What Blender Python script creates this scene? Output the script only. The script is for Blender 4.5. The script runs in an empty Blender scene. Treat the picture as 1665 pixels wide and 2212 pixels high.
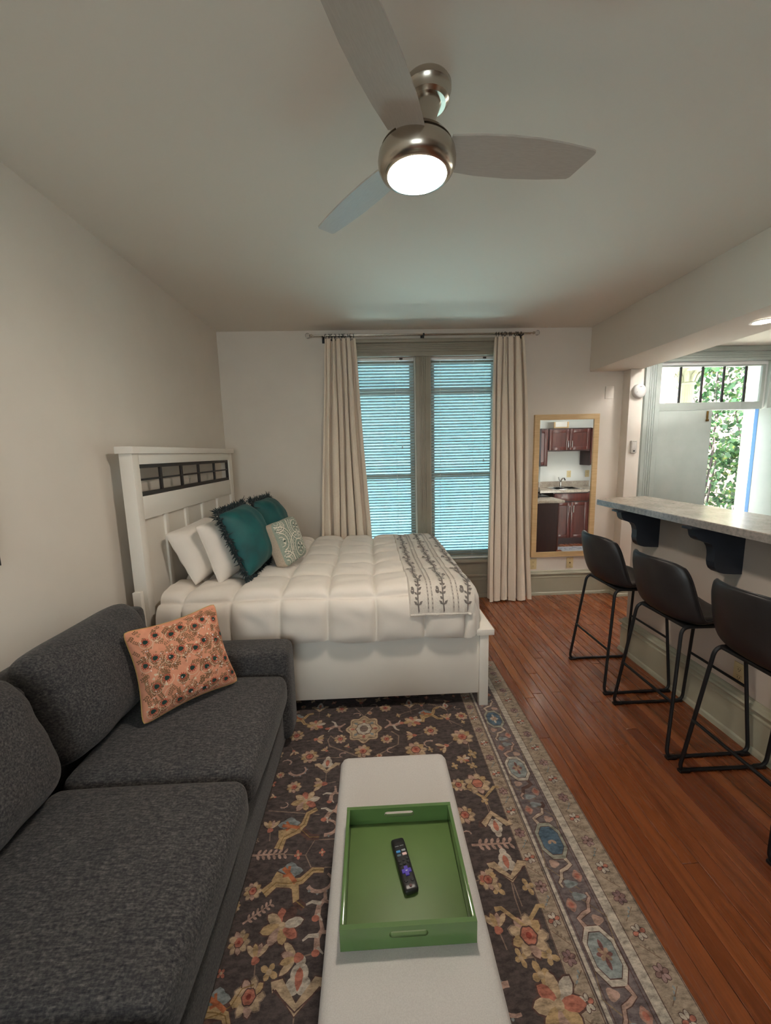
import bpy, bmesh, math, random
import numpy as np
from mathutils import Vector, Matrix
random.seed(7); rng = np.random.RandomState(11)
PI = math.pi
S = bpy.context.scene
COL = S.collection

# ------------------------------------------------------------------ camera
W_, H_, F_ = 1665.0, 2212.0, 870.0
CH = 1.56                                   # camera height (m)
def cam_axes(vp=(797, 978), roll=-.0235):
    dy = np.array([(vp[0]-W_/2)/F_, (vp[1]-H_/2)/F_, 1.]); dy /= np.linalg.norm(dy)
    up = np.cross(np.array([1/F_, roll/F_, 0.]), dy); up /= np.linalg.norm(up)
    if up[1] > 0: up = -up
    dx = np.cross(dy, up)
    if dx[0] < 0: dx = -dx
    return np.stack([dx, dy, up], 1)
R_ = cam_axes()
cd = bpy.data.cameras.new('camera'); cam = bpy.data.objects.new('camera', cd); COL.objects.link(cam)
cd.sensor_fit = 'HORIZONTAL'; cd.sensor_width = 36; cd.lens = F_/W_*36; cd.clip_start = .02; cd.clip_end = 200
m = Matrix.Identity(4)
for i in range(3):
    m[i][0] = R_[0, i]; m[i][1] = -R_[1, i]; m[i][2] = -R_[2, i]
m[2][3] = CH
cam.matrix_world = m
S.camera = cam
def _ray(x, y): return R_.T @ np.array([(x-W_/2)/F_, (y-H_/2)/F_, 1.])
def PZ(x, y, z): r = _ray(x, y); return np.array([0, 0, CH]) + (z-CH)/r[2]*r      # where a pixel's ray meets a level
def PY(x, y, Y): r = _ray(x, y); return np.array([0, 0, CH]) + Y/r[1]*r
def PX(x, y, X): r = _ray(x, y); return np.array([0, 0, CH]) + X/r[0]*r

# ------------------------------------------------------------------ world, exposure
w = bpy.data.worlds.new('overcast_sky'); S.world = w; w.use_nodes = True
bg = w.node_tree.nodes['Background']; bg.inputs[0].default_value = (.93, .97, 1.0, 1); bg.inputs[1].default_value = 4.0
sl = bpy.data.lights.new('sun', 'SUN'); sl.energy = 46; sl.angle = .01; sl.color = (1, .97, .92)
sun = bpy.data.objects.new('sun', sl); COL.objects.link(sun); sun.rotation_euler = (math.radians(35), 0, math.radians(-18)); sun.location = (0, -6, 8)
vs = S.view_settings
vs.view_transform = 'Standard'; vs.look = 'None'; vs.gamma = 1; vs.use_curve_mapping = False; vs.exposure = 0.85
S.cycles.use_denoising = True
S.cycles.sample_clamp_indirect = 6.0
S.cycles.max_bounces = 10; S.cycles.diffuse_bounces = 6; S.cycles.transparent_max_bounces = 16

# ------------------------------------------------------------------ helpers
def lin(c):
    o = []
    for v in c[:3]:
        v /= 255.; o.append(v/12.92 if v <= .04045 else ((v+.055)/1.055)**2.4)
    return (*o, 1.)
def tag(o, label=None, cat=None, group=None, kind=None):
    if label: o['label'] = label
    if cat: o['category'] = cat
    if group: o['group'] = group
    if kind: o['kind'] = kind
    return o
def empty(name, loc=(0, 0, 0), rz=0, label=None, cat=None, group=None, kind=None):
    o = bpy.data.objects.new(name, None); COL.objects.link(o); o.location = loc; o.rotation_euler = (0, 0, rz)
    o.empty_display_size = .1
    return tag(o, label, cat, group, kind)
class MB:
    def __init__(s): s.v = []; s.f = []; s.c = []; s.mi = []
    def add(s, vs, fs, col=None, mi=0):
        b = len(s.v); s.v += [tuple(map(float, p)) for p in vs]
        for f in fs: s.f.append(tuple(i+b for i in f)); s.c.append(col or (1, 1, 1, 1)); s.mi.append(mi)
        return s
    def box(s, x0, x1, y0, y1, z0, z1, mi=0):
        v = [(x, y, z) for z in (z0, z1) for y in (y0, y1) for x in (x0, x1)]
        return s.add(v, [(0, 2, 3, 1), (4, 5, 7, 6), (0, 1, 5, 4), (2, 6, 7, 3), (0, 4, 6, 2), (1, 3, 7, 5)], mi=mi)
    def rbox(s, x0, x1, y0, y1, z0, z1, r=.004, seg=2, mi=0):
        bm = bmesh.new(); bmesh.ops.create_cube(bm, size=1)
        for v in bm.verts: v.co = Vector(((x0+x1)/2+v.co.x*(x1-x0), (y0+y1)/2+v.co.y*(y1-y0), (z0+z1)/2+v.co.z*(z1-z0)))
        bmesh.ops.bevel(bm, geom=bm.edges[:], offset=min(r, .49*min(x1-x0, y1-y0, z1-z0)), segments=seg, profile=.5, affect='EDGES')
        return s.bm(bm, mi)
    def bm(s, bm, mi=0):
        bm.verts.index_update()
        s.add([v.co[:] for v in bm.verts], [[v.index for v in f.verts] for f in bm.faces], mi=mi); bm.free(); return s
    def soft(s, x0, x1, y0, y1, z0, z1, r, n=10, crown=0, crown_side=0, mi=0):
        # padded rounded box with a crowned top
        h = np.array([(x1-x0)/2, (y1-y0)/2, (z1-z0)/2]); c = np.array([(x0+x1)/2, (y0+y1)/2, (z0+z1)/2])
        core = np.maximum(h-r, 1e-4)
        for ax in range(3):
            for sg in (-1, 1):
                a, b = (ax+1) % 3, (ax+2) % 3
                ks = np.sign(np.linspace(-1, 1, n+1))*(1-(1-np.abs(np.linspace(-1, 1, n+1)))**1.6)
                vs = []
                for j in range(n+1):
                    for i in range(n+1):
                        p = np.zeros(3); p[ax] = sg; p[a] = ks[i]; p[b] = ks[j]; p = p*h
                        q = np.clip(p, -core, core); d = p-q; L = np.linalg.norm(d)
                        q = q+d/max(L, 1e-9)*r if L > 0 else p
                        u = q/h
                        if crown: q[2] += crown*max(0, 1-u[0]**2)*max(0, 1-u[1]**2)*max(0, u[2])
                        if crown_side: q[0] += crown_side*max(0, 1-u[1]**2)*max(0, 1-u[2]**2)*u[0]; q[1] += crown_side*max(0, 1-u[0]**2)*max(0, 1-u[2]**2)*u[1]
                        vs.append(q+c)
                fs = []
                for j in range(n):
                    for i in range(n):
                        k = j*(n+1)+i; f = (k, k+1, k+n+2, k+n+1); fs.append(f if sg > 0 else f[::-1])
                s.add(vs, fs, mi=mi)
        return s
    def tube(s, path, r, n=8, closed=False, mi=0):
        P = [Vector(p) for p in path]; N = len(P); vs = []; fs = []
        rr = r if isinstance(r, (list, tuple)) else [r]*N
        prev = None
        for i in range(N):
            if closed: t = P[(i+1) % N]-P[i-1]
            else: t = P[min(i+1, N-1)]-P[max(i-1, 0)]
            t.normalize()
            if prev is None: a = t.orthogonal().normalized()
            else: a = (prev-t*prev.dot(t)).normalized()
            prev = a; b = t.cross(a)
            for k in range(n):
                an = 2*PI*k/n; vs.append(P[i]+(a*math.cos(an)+b*math.sin(an))*rr[i])
        M = N if closed else N-1
        for i in range(M):
            for k in range(n):
                j = (i+1) % N; fs.append((i*n+k, i*n+(k+1) % n, j*n+(k+1) % n, j*n+k))
        if not closed: fs.append(tuple(range(n))[::-1]); fs.append(tuple((N-1)*n+k for k in range(n)))
        return s.add(vs, fs, mi=mi)
    def lathe(s, prof, n=32, c=(0, 0, 0), axis='z', mi=0):
        vs = []; fs = []
        for r, z in prof:
            for k in range(n):
                a = 2*PI*k/n; x, y = r*math.cos(a), r*math.sin(a)
                p = (x, y, z) if axis == 'z' else ((x, z, y) if axis == 'y' else (z, x, y))
                vs.append((p[0]+c[0], p[1]+c[1], p[2]+c[2]))
        for i in range(len(prof)-1):
            for k in range(n): fs.append((i*n+k, i*n+(k+1) % n, (i+1)*n+(k+1) % n, (i+1)*n+k))
        if prof[0][0] > 1e-5: fs.append(tuple(range(n))[::-1])
        if prof[-1][0] > 1e-5: fs.append(tuple((len(prof)-1)*n+k for k in range(n)))
        return s.add(vs, fs, mi=mi)
    def prism(s, poly, fn, t0, t1, mi=0):
        # 2-D outline extruded between t0 and t1; fn(a, b, t) -> point
        n = len(poly); vs = [fn(a, b, t0) for a, b in poly]+[fn(a, b, t1) for a, b in poly]
        fs = [tuple(range(n))[::-1], tuple(range(n, 2*n))]+[(i, (i+1) % n, n+(i+1) % n, n+i) for i in range(n)]
        return s.add(vs, fs, mi=mi)
    def grid(s, fn, us, vs_, flip=False, keep=None, mi=0):
        nu, nv = len(us), len(vs_); P = [fn(u, v) for v in vs_ for u in us]; fs = []
        for j in range(nv-1):
            for i in range(nu-1):
                if keep and not keep(us[i], us[i+1], vs_[j], vs_[j+1]): continue
                k = j*nu+i; f = (k, k+1, k+nu+1, k+nu); fs.append(f[::-1] if flip else f)
        return s.add(P, fs, mi=mi)
    def mesh(s, name, mats, smooth=None, colors=False, weld=0, fix=True):
        me = bpy.data.meshes.new(name); me.from_pydata(s.v, [], s.f); me.update()
        for mt in (mats if isinstance(mats, (list, tuple)) else [mats]): me.materials.append(mt)
        if any(s.mi): me.polygons.foreach_set('material_index', s.mi)
        if colors:
            at = me.color_attributes.new('print', 'FLOAT_COLOR', 'CORNER')
            data = []
            for p, c in zip(me.polygons, s.c): data += list(c)*p.loop_total
            at.data.foreach_set('color', data)
        if weld or fix:
            bm = bmesh.new(); bm.from_mesh(me)
            if weld: bmesh.ops.remove_doubles(bm, verts=bm.verts[:], dist=weld)
            if fix: bmesh.ops.recalc_face_normals(bm, faces=bm.faces[:])
            bm.to_mesh(me); bm.free()
        if smooth is not None:
            me.polygons.foreach_set('use_smooth', [True]*len(me.polygons))
            if smooth < 180: me.set_sharp_from_angle(angle=math.radians(smooth))
        return me
    def build(s, name, mats, parent=None, smooth=None, **k):
        o = bpy.data.objects.new(name, s.mesh(name, mats, smooth, **k)); COL.objects.link(o)
        if parent: o.parent = parent
        return o
def inst(name, me, parent=None, loc=(0, 0, 0), rot=(0, 0, 0), sc=(1, 1, 1)):
    o = bpy.data.objects.new(name, me); COL.objects.link(o); o.location = loc; o.rotation_euler = rot; o.scale = sc
    if parent: o.parent = parent
    return o
def copy_tree(o, parent=None):
    c = o.copy(); COL.objects.link(c); c.parent = parent
    for ch in list(o.children): copy_tree(ch, c)
    return c
def rounded(pts, r, n=5, closed=True):
    out = []; N = len(pts)
    for i in range(N):
        p = Vector(pts[i])
        if not closed and i in (0, N-1): out.append(p); continue
        a = (Vector(pts[i-1])-p); b = (Vector(pts[(i+1) % N])-p)
        rr = min(r, a.length*.45, b.length*.45)
        A = p+a.normalized()*rr; B = p+b.normalized()*rr
        for k in range(n+1):
            t = k/n; out.append(A*(1-t)**2+p*2*t*(1-t)+B*t*t)
    return out
def plate_hole(outer, hole, fn, t0, t1):
    bm = bmesh.new()
    def loop(pts):
        vs = [bm.verts.new((a, b, 0)) for a, b in pts]
        return [bm.edges.new((vs[i], vs[(i+1) % len(vs)])) for i in range(len(vs))]
    e = loop(outer)+loop(hole)
    bmesh.ops.triangle_fill(bm, use_beauty=True, edges=e)
    g = bmesh.ops.extrude_face_region(bm, geom=bm.faces[:])
    for v in g['geom']:
        if isinstance(v, bmesh.types.BMVert): v.co.z = 1
    for v in bm.verts: v.co = Vector(fn(v.co.x, v.co.y, t0 if v.co.z < .5 else t1))
    return bm

# ------------------------------------------------------------------ materials
def nt(name):
    mt = bpy.data.materials.new(name); mt.use_nodes = True; t = mt.node_tree
    return mt, t, t.nodes['Principled BSDF']
def link(t, a, b): t.links.new(a, b)
def tex_coord(t, kind='Object', scale=(1, 1, 1)):
    tc = t.nodes.new('ShaderNodeTexCoord'); mp = t.nodes.new('ShaderNodeMapping'); mp.inputs['Scale'].default_value = scale
    link(t, tc.outputs[kind], mp.inputs[0]); return mp.outputs[0]
def noise(t, co, scale, detail=3, rough=.55):
    n = t.nodes.new('ShaderNodeTexNoise'); n.inputs['Scale'].default_value = scale; n.inputs['Detail'].default_value = detail; n.inputs['Roughness'].default_value = rough
    link(t, co, n.inputs['Vector']); return n.outputs['Fac']
def ramp(t, fac, stops):
    r = t.nodes.new('ShaderNodeValToRGB'); link(t, fac, r.inputs[0]); e = r.color_ramp.elements
    while len(e) < len(stops): e.new(.5)
    for el, (p, c) in zip(e, stops): el.position = p; el.color = c if len(c) == 4 else lin(c)
    return r.outputs[0]
def bump(t, fac, b, strength=.2, dist=.002):
    n = t.nodes.new('ShaderNodeBump'); n.inputs['Strength'].default_value = strength; n.inputs['Distance'].default_value = dist
    link(t, fac, n.inputs['Height']); link(t, n.outputs[0], b.inputs['Normal'])
def mat(name, c, rough=.5, metal=0, spec=.5, var=None, bmp=None, scale=(1, 1, 1), coat=0, sheen=0):
    mt, t, b = nt(name)
    b.inputs['Base Color'].default_value = lin(c); b.inputs['Roughness'].default_value = rough
    b.inputs['Metallic'].default_value = metal; b.inputs['Specular IOR Level'].default_value = spec
    if coat: b.inputs['Coat Weight'].default_value = coat; b.inputs['Coat Roughness'].default_value = .08
    if sheen: b.inputs['Sheen Weight'].default_value = sheen; b.inputs['Sheen Roughness'].default_value = .4
    if var or bmp: co = tex_coord(t, 'Object', scale)
    if var:
        sc, c2 = var[0], var[1]
        link(t, ramp(t, noise(t, co, sc), [(.35, c), (.65, c2)]), b.inputs['Base Color'])
    if bmp: bump(t, noise(t, co, bmp[0], 2), b, bmp[1], bmp[2] if len(bmp) > 2 else .002)
    return mt
def emit(name, c, strength):
    mt = bpy.data.materials.new(name); mt.use_nodes = True; t = mt.node_tree; t.nodes.clear()
    e = t.nodes.new('ShaderNodeEmission'); e.inputs[0].default_value = (*c, 1); e.inputs[1].default_value = strength
    o = t.nodes.new('ShaderNodeOutputMaterial'); link(t, e.outputs[0], o.inputs[0]); return mt
M = {}
M['wall'] = mat('wall_paint', (227, 219, 208), .75, var=(3, (223, 215, 204)), bmp=(220, .05, .001))
M['ceil'] = mat('ceiling_paint', (224, 217, 206), .8, bmp=(160, .06, .001))
M['white_wall'] = mat('kitchen_wall_paint', (232, 234, 232), .7, bmp=(200, .05, .001))
M['sage'] = mat('sage_trim_paint', (172, 168, 148), .42, var=(4, (166, 162, 142)), bmp=(60, .05, .001))
M['taupe'] = mat('taupe_window_paint', (158, 150, 134), .45, var=(5, (150, 142, 127)), bmp=(60, .06, .001))
M['doorgrey'] = mat('grey_green_door_paint', (176, 184, 178), .45, var=(4, (168, 177, 171)), bmp=(50, .06, .001))
M['white'] = mat('white_lacquer', (232, 226, 216), .42, var=(3, (229, 223, 213)), bmp=(120, .03, .001))
M['black_metal'] = mat('black_metal', (26, 26, 28), .45, .3, bmp=(300, .05, .0005))
M['grille'] = mat('dark_bronze_metal', (46, 40, 38), .5, .3, bmp=(200, .05, .0005))
M['nickel'] = mat('brushed_nickel', (196, 188, 176), .24, 1, bmp=(400, .04, .0005), scale=(1, 1, 8))
M['chrome'] = mat('chrome', (205, 205, 205), .12, 1, bmp=(300, .01, .0003))
M['blade'] = mat('fan_blade_grey', (186, 178, 168), .42, var=(30, (180, 172, 162)), scale=(1, 8, 1))
M['bed_linen'] = mat('white_cotton', (232, 224, 214), .85, var=(5, (229, 221, 211)), bmp=(90, .12, .003), sheen=.2)
M['pillow_linen'] = mat('white_pillow_cotton', (230, 222, 212), .85, var=(5, (226, 218, 208)), bmp=(28, .25, .006), sheen=.2)
M['curtain'] = mat('cream_curtain_cloth', (232, 217, 198), .85, var=(90, (227, 211, 192)), bmp=(500, .12, .001), sheen=.2)
M['teal'] = mat('teal_velvet', (0, 88, 88), .6, var=(9, (0, 70, 72)), bmp=(14, .25, .006), sheen=.05)
M['teal_fringe'] = mat('dark_teal_fringe', (6, 38, 42), .7, var=(60, (4, 26, 32)), sheen=.3)
M['bench'] = mat('light_grey_linen', (194, 190, 186), .9, var=(420, (184, 180, 176)), bmp=(900, .2, .001), scale=(1, 1, 1), sheen=.15)
M['green'] = mat('green_lacquer', (88, 118, 66), .2, var=(6, (84, 113, 63)), coat=.5)
M['green_base'] = mat('green_satin', (94, 120, 66), .5, var=(6, (90, 115, 63)))
M['plastic_black'] = mat('black_plastic', (18, 18, 20), .35, bmp=(300, .05, .0003))
M['leather'] = mat('charcoal_faux_leather', (38, 36, 37), .42, var=(14, (32, 30, 31)), bmp=(420, .25, .001))
M['corbel'] = mat('dark_navy_paint', (34, 40, 50), .5, var=(8, (30, 36, 45)), bmp=(60, .06, .001))
M['barwall'] = mat('bar_wall_paint', (205, 192, 180), .75, bmp=(220, .05, .001))
M['ivory'] = mat('ivory_plastic', (214, 196, 150), .4, bmp=(100, .02, .0003))
M['ivory_d'] = mat('ivory_slots', (70, 60, 45), .6, bmp=(100, .02, .0003))
M['plastic_white'] = mat('white_plastic', (238, 236, 232), .4, bmp=(100, .02, .0003))
M['plastic_grey'] = mat('grey_plastic', (196, 192, 184), .45, bmp=(100, .02, .0003))
M['crystal'] = mat('clear_acrylic', (240, 240, 240), .05, bmp=(60, .02, .0003)); M['crystal'].node_tree.nodes['Principled BSDF'].inputs['Transmission Weight'].default_value = .9
M['brass'] = mat('aged_brass', (140, 110, 60), .4, .9, var=(40, (110, 84, 46)))
M['cherry'] = mat('cherry_wood', (92, 40, 32), .35, var=(5, (74, 30, 25)), scale=(9, 9, 1), coat=.2)
M['cherry_d'] = mat('dark_cherry_panel', (60, 34, 34), .4, var=(5, (52, 29, 30)), scale=(9, 9, 1))
M['frame_wood'] = mat('pale_maple_frame', (214, 184, 138), .45, var=(7, (200, 168, 122)), scale=(1, 1, 14), bmp=(60, .05, .001))
M['blue_edge'] = mat('blue_door_paint', (66, 120, 176), .45, var=(6, (60, 112, 168)))
M['porch'] = mat('porch_white_paint', (236, 234, 226), .6, var=(5, (228, 226, 218)))
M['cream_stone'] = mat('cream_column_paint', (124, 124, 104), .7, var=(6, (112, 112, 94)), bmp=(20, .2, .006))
M['brick'] = None

def sofa_fabric():
    mt, t, b = nt('charcoal_heather_upholstery'); co = tex_coord(t, 'Object', (1, 1, 1))
    co2 = tex_coord(t, 'Object', (7, 34, 34))
    n1 = noise(t, co2, 6, 4, .7); n2 = noise(t, co, 140, 3)
    mx = t.nodes.new('ShaderNodeMath'); mx.operation = 'MULTIPLY_ADD'; link(t, n1, mx.inputs[0]); mx.inputs[1].default_value = .6; 
    m2 = t.nodes.new('ShaderNodeMath'); m2.operation = 'MULTIPLY'; link(t, n2, m2.inputs[0]); m2.inputs[1].default_value = .4; link(t, m2.outputs[0], mx.inputs[2])
    link(t, ramp(t, mx.outputs[0], [(.34, (34, 34, 38)), (.46, (58, 57, 59)), (.56, (80, 78, 77)), (.68, (108, 105, 101))]), b.inputs['Base Color'])
    b.inputs['Roughness'].default_value = .95; b.inputs['Sheen Weight'].default_value = .12; b.inputs['Specular IOR Level'].default_value = .2
    bump(t, mx.outputs[0], b, .22, .003); return mt
M['sofa'] = sofa_fabric()
def wood_floor():
    mt, t, b = nt('heart_pine_boards'); co = tex_coord(t, 'Object', (14, 1.1, 1))
    oi = t.nodes.new('ShaderNodeObjectInfo')
    ad = t.nodes.new('ShaderNodeVectorMath'); ad.operation = 'ADD'; link(t, co, ad.inputs[0])
    cb = t.nodes.new('ShaderNodeCombineXYZ'); mu = t.nodes.new('ShaderNodeMath'); mu.operation = 'MULTIPLY'; mu.inputs[1].default_value = 40
    link(t, oi.outputs['Random'], mu.inputs[0]); link(t, mu.outputs[0], cb.inputs[0]); link(t, mu.outputs[0], cb.inputs[1]); link(t, cb.outputs[0], ad.inputs[1])
    n1 = noise(t, ad.outputs[0], 2.2, 5, .65); n2 = noise(t, ad.outputs[0], 14, 3, .6)
    base = ramp(t, oi.outputs['Random'], [(0, (116, 61, 36)), (.3, (132, 73, 41)), (.6, (146, 84, 49)), (.8, (124, 66, 39)), (1, (154, 93, 54))])
    dark = ramp(t, n1, [(.28, (.42, .36, .34, 1)), (.44, (.95, .93, .9, 1)), (.7, (1.2, 1.18, 1.14, 1))])
    dk2 = ramp(t, n2, [(.3, (.85, .84, .82, 1)), (.6, (1.06, 1.06, 1.06, 1))])
    def mulc(a, c):
        x = t.nodes.new('ShaderNodeMix'); x.data_type = 'RGBA'; x.blend_type = 'MULTIPLY'; x.inputs[0].default_value = 1
        link(t, a, x.inputs[6]); link(t, c, x.inputs[7]); return x.outputs[2]
    link(t, mulc(mulc(base, dark), dk2), b.inputs['Base Color'])
    rr = t.nodes.new('ShaderNodeMapRange'); link(t, n1, rr.inputs[0]); rr.inputs[3].default_value = .34; rr.inputs[4].default_value = .2
    link(t, rr.outputs[0], b.inputs['Roughness']); b.inputs['Specular IOR Level'].default_value = .5; b.inputs['Coat Weight'].default_value = .35; b.inputs['Coat Roughness'].default_value = .16
    bump(t, n2, b, .12, .002); return mt
M['floor'] = wood_floor()
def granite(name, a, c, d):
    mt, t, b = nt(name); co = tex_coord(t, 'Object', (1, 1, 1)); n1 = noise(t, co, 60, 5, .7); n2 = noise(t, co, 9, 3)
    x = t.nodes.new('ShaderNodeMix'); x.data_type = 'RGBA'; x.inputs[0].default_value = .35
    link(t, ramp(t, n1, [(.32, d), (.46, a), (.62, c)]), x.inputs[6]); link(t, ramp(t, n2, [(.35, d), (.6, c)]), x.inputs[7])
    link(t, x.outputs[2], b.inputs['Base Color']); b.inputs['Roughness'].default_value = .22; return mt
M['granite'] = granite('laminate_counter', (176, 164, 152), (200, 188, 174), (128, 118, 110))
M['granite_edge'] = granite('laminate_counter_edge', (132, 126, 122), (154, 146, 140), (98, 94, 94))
def printed(name, wear=(60, .35), rough=.9, sheen=.1, dirs=(1, 1, 1)):
    mt, t, b = nt(name)
    at = t.nodes.new('ShaderNodeVertexColor'); at.layer_name = 'print'
    co = tex_coord(t, 'Object', dirs); n = noise(t, co, wear[0], 5, .72)
    k = 1-wear[1]
    x = t.nodes.new('ShaderNodeMix'); x.data_type = 'RGBA'; x.blend_type = 'MULTIPLY'; x.inputs[0].default_value = 1
    link(t, at.outputs[0], x.inputs[6]); link(t, ramp(t, n, [(.34, (k, k, k, 1)), (.62, (1.12, 1.12, 1.12, 1))]), x.inputs[7])
    link(t, x.outputs[2], b.inputs['Base Color']); b.inputs['Roughness'].default_value = rough; b.inputs['Sheen Weight'].default_value = sheen; b.inputs['Specular IOR Level'].default_value = .2
    return mt
M['rug_print'] = printed('worn_rug_print', (34, .55), dirs=(1, 2.2, 1))
M['cloth_print'] = printed('cloth_print', (60, .15))
def pane_mat(name, c, rough=0):
    mt = bpy.data.materials.new(name); mt.use_nodes = True; t = mt.node_tree; t.nodes.clear()
    o = t.nodes.new('ShaderNodeOutputMaterial'); tr = t.nodes.new('ShaderNodeBsdfTransparent'); tr.inputs[0].default_value = (*c, 1)
    gl = t.nodes.new('ShaderNodeBsdfGlossy'); gl.inputs['Roughness'].default_value = .02
    mx = t.nodes.new('ShaderNodeMixShader'); fr = t.nodes.new('ShaderNodeFresnel'); fr.inputs[0].default_value = 1.3
    link(t, fr.outputs[0], mx.inputs[0]); link(t, tr.outputs[0], mx.inputs[1]); link(t, gl.outputs[0], mx.inputs[2]); link(t, mx.outputs[0], o.inputs[0]); return mt
M['glass'] = pane_mat('window_glass', (.95, .98, .97))
M['daylight_tint'] = pane_mat('daylight_tint_glass', (.70, .88, .93))  # teal put into the glass colour to make the daylight cyan and dimmer
def slat_mat():
    mt, t, b = nt('blind_slat_vinyl'); b.inputs['Base Color'].default_value = lin((206, 214, 212)); b.inputs['Roughness'].default_value = .4
    tr = t.nodes.new('ShaderNodeBsdfTranslucent'); tr.inputs[0].default_value = lin((190, 214, 214)); mx = t.nodes.new('ShaderNodeMixShader'); mx.inputs[0].default_value = .16
    link(t, b.outputs[0], mx.inputs[1]); link(t, tr.outputs[0], mx.inputs[2]); link(t, mx.outputs[0], t.nodes['Material Output'].inputs[0]); return mt
M['slat'] = slat_mat()
def mirror_mat():
    mt, t, b = nt('mirror_silvering'); b.inputs['Base Color'].default_value = (.9, .93, .93, 1); b.inputs['Metallic'].default_value = 1; b.inputs['Roughness'].default_value = .01; return mt
M['mirror'] = mirror_mat()
def brick_mat():
    mt, t, b = nt('pink_brick'); co = tex_coord(t, 'Object', (1, 1, 1)); bt = t.nodes.new('ShaderNodeTexBrick'); link(t, co, bt.inputs[0]); bt.inputs['Scale'].default_value = 5
    bt.inputs['Color1'].default_value = lin((138, 96, 84)); bt.inputs['Color2'].default_value = lin((122, 84, 74)); bt.inputs['Mortar'].default_value = lin((150, 130, 120))
    link(t, bt.outputs[0], b.inputs['Base Color']); return mt
M['brick'] = brick_mat()
def leaf_mat():
    mt, t, b = nt('ivy_leaves'); co = tex_coord(t, 'Object', (1, 1, 1))
    link(t, ramp(t, noise(t, co, 7, 3), [(.3, (16, 44, 24)), (.48, (30, 70, 36)), (.62, (58, 92, 40)), (.76, (136, 120, 44))]), b.inputs['Base Color']); b.inputs['Roughness'].default_value = .5; return mt
M['leaf'] = leaf_mat()

# ------------------------------------------------------------------ room shell
XL, YB, ZC = -1.425, 4.116, 2.735            # left wall, window wall, ceiling
ZK = 2.53                                   # kitchen ceiling
XR, YN = 5.0, -2.2
tag(MB().box(XL-.1, XL, YN-.1, YB+.12, -.12, ZC+.1).build('wall_left', M['wall']), kind='structure')
WX = ((-.20, .47), (.63, 1.30)); WZ = (.425, 2.478)
DX0, DX1, DZ = 2.955, 4.085, 2.362
b = MB(); y0, y1 = YB, YB+.12
b.box(XL, WX[0][0], y0, y1, -.12, ZC); b.box(WX[0][1], WX[1][0], y0, y1, -.12, ZC); b.box(WX[1][1], 2.72, y0, y1, -.12, ZC)
for a, c in WX: b.box(a, c, y0, y1, -.12, WZ[0]); b.box(a, c, y0, y1, WZ[1], ZC)
tag(b.build('wall_back', M['wall']), kind='structure')
b = MB(); b.box(2.72, DX0, y0, y1, -.12, ZC); b.box(DX1, XR+.1, y0, y1, -.12, ZC); b.box(DX0, DX1, y0, y1, DZ, ZC)
tag(b.build('wall_door', M['white_wall']), kind='structure')
tag(MB().box(XR, XR+.1, YN-.1, YB, -.12, ZC+.1).build('wall_right', M['white_wall']), kind='structure')
FW = (-1.15, .45, .75, 2.35)                  # unseen window added behind the camera to let in soft fill daylight
b = MB()
for q in ((XL, FW[0], -.12, ZC+.1), (FW[1], XR, -.12, ZC+.1), (FW[0], FW[1], -.12, FW[2]), (FW[0], FW[1], FW[3], ZC+.1)): b.box(q[0], q[1], YN-.1, YN, q[2], q[3])
tag(b.build('wall_front', M['wall']), kind='structure')
wd = empty('window_4', (FW[0], YN-.06, FW[2]), kind='structure'); wd['label'] = 'wide sash window added behind the camera for soft fill light'
b = MB(); fx, fz = FW[1]-FW[0], FW[3]-FW[2]
for q in ((0, .05, 0, fz), (fx-.05, fx, 0, fz), (.05, fx-.05, 0, .06), (.05, fx-.05, fz-.05, fz), (fx/2-.03, fx/2+.03, .06, fz-.05), (.05, fx-.05, fz/2-.02, fz/2+.02)): b.box(q[0], q[1], 0, .04, q[2], q[3])
b.build('window_frame', M['sage'], wd)
for xa, xb in ((.05, fx/2-.03), (fx/2+.03, fx-.05)):
    for za, zb in ((.06, fz/2-.02), (fz/2+.02, fz-.05)): MB().box(xa, xb, .018, .022, za, zb).build('pane', M['glass'], wd)
tag(MB().box(2.62, XR, 1.14, 1.26, 0, ZK).build('wall_kitchen', M['white_wall']), kind='structure')
b = MB(); b.box(XL, 2.30, YN, YB, ZC, ZC+.1); b.box(2.60, XR, YN, YB, ZK, ZK+.305)
tag(b.build('ceiling', M['ceil']), kind='structure')
tag(MB().rbox(2.232, 2.705, YN, YB, 2.312, ZC, .006).build('ceiling_beam', M['ceil'], smooth=30), kind='structure')
tag(MB().rbox(2.582, 2.722, 4.0, YB, 0, 2.312, .004).build('wall_pillar', M['wall'], smooth=30), kind='structure')
floor = tag(MB().box(XL, XR, YN, YB, -.12, -.016).build('floor', M['floor']), kind='structure')
# boards
PW = .064
pl = MB().rbox(-PW/2+.0007, PW/2-.0007, -.5, .5, -.016, 0, .0016, 1).mesh('board', M['floor'], smooth=40)
rest = MB()
x = XL+PW/2
while x < XR-PW/2:
    if .78 < x < 2.62:
        y = .35-random.uniform(0, .8)
        while y < YB-.03:
            L = random.uniform(.9, 2.6); ye = min(y+L, YB-.004)
            if ye > YB-.35: ye = YB-.004
            if ye > .35:
                ys = max(y, YN+.01)
                inst('board', pl, floor, (x, (ys+ye)/2, 0), (0, 0, 0), (1, ye-ys-.0012, 1))
            y = ye
        rest.box(x-PW/2+.0007, x+PW/2-.0007, YN, .35-.85, -.016, -.0005)
    else:
        rest.box(x-PW/2+.0007, x+PW/2-.0007, YN, YB, -.016, 0)
    x += PW
o = rest.build('board_field', M['floor'], floor); o['kind'] = 'stuff'

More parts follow.
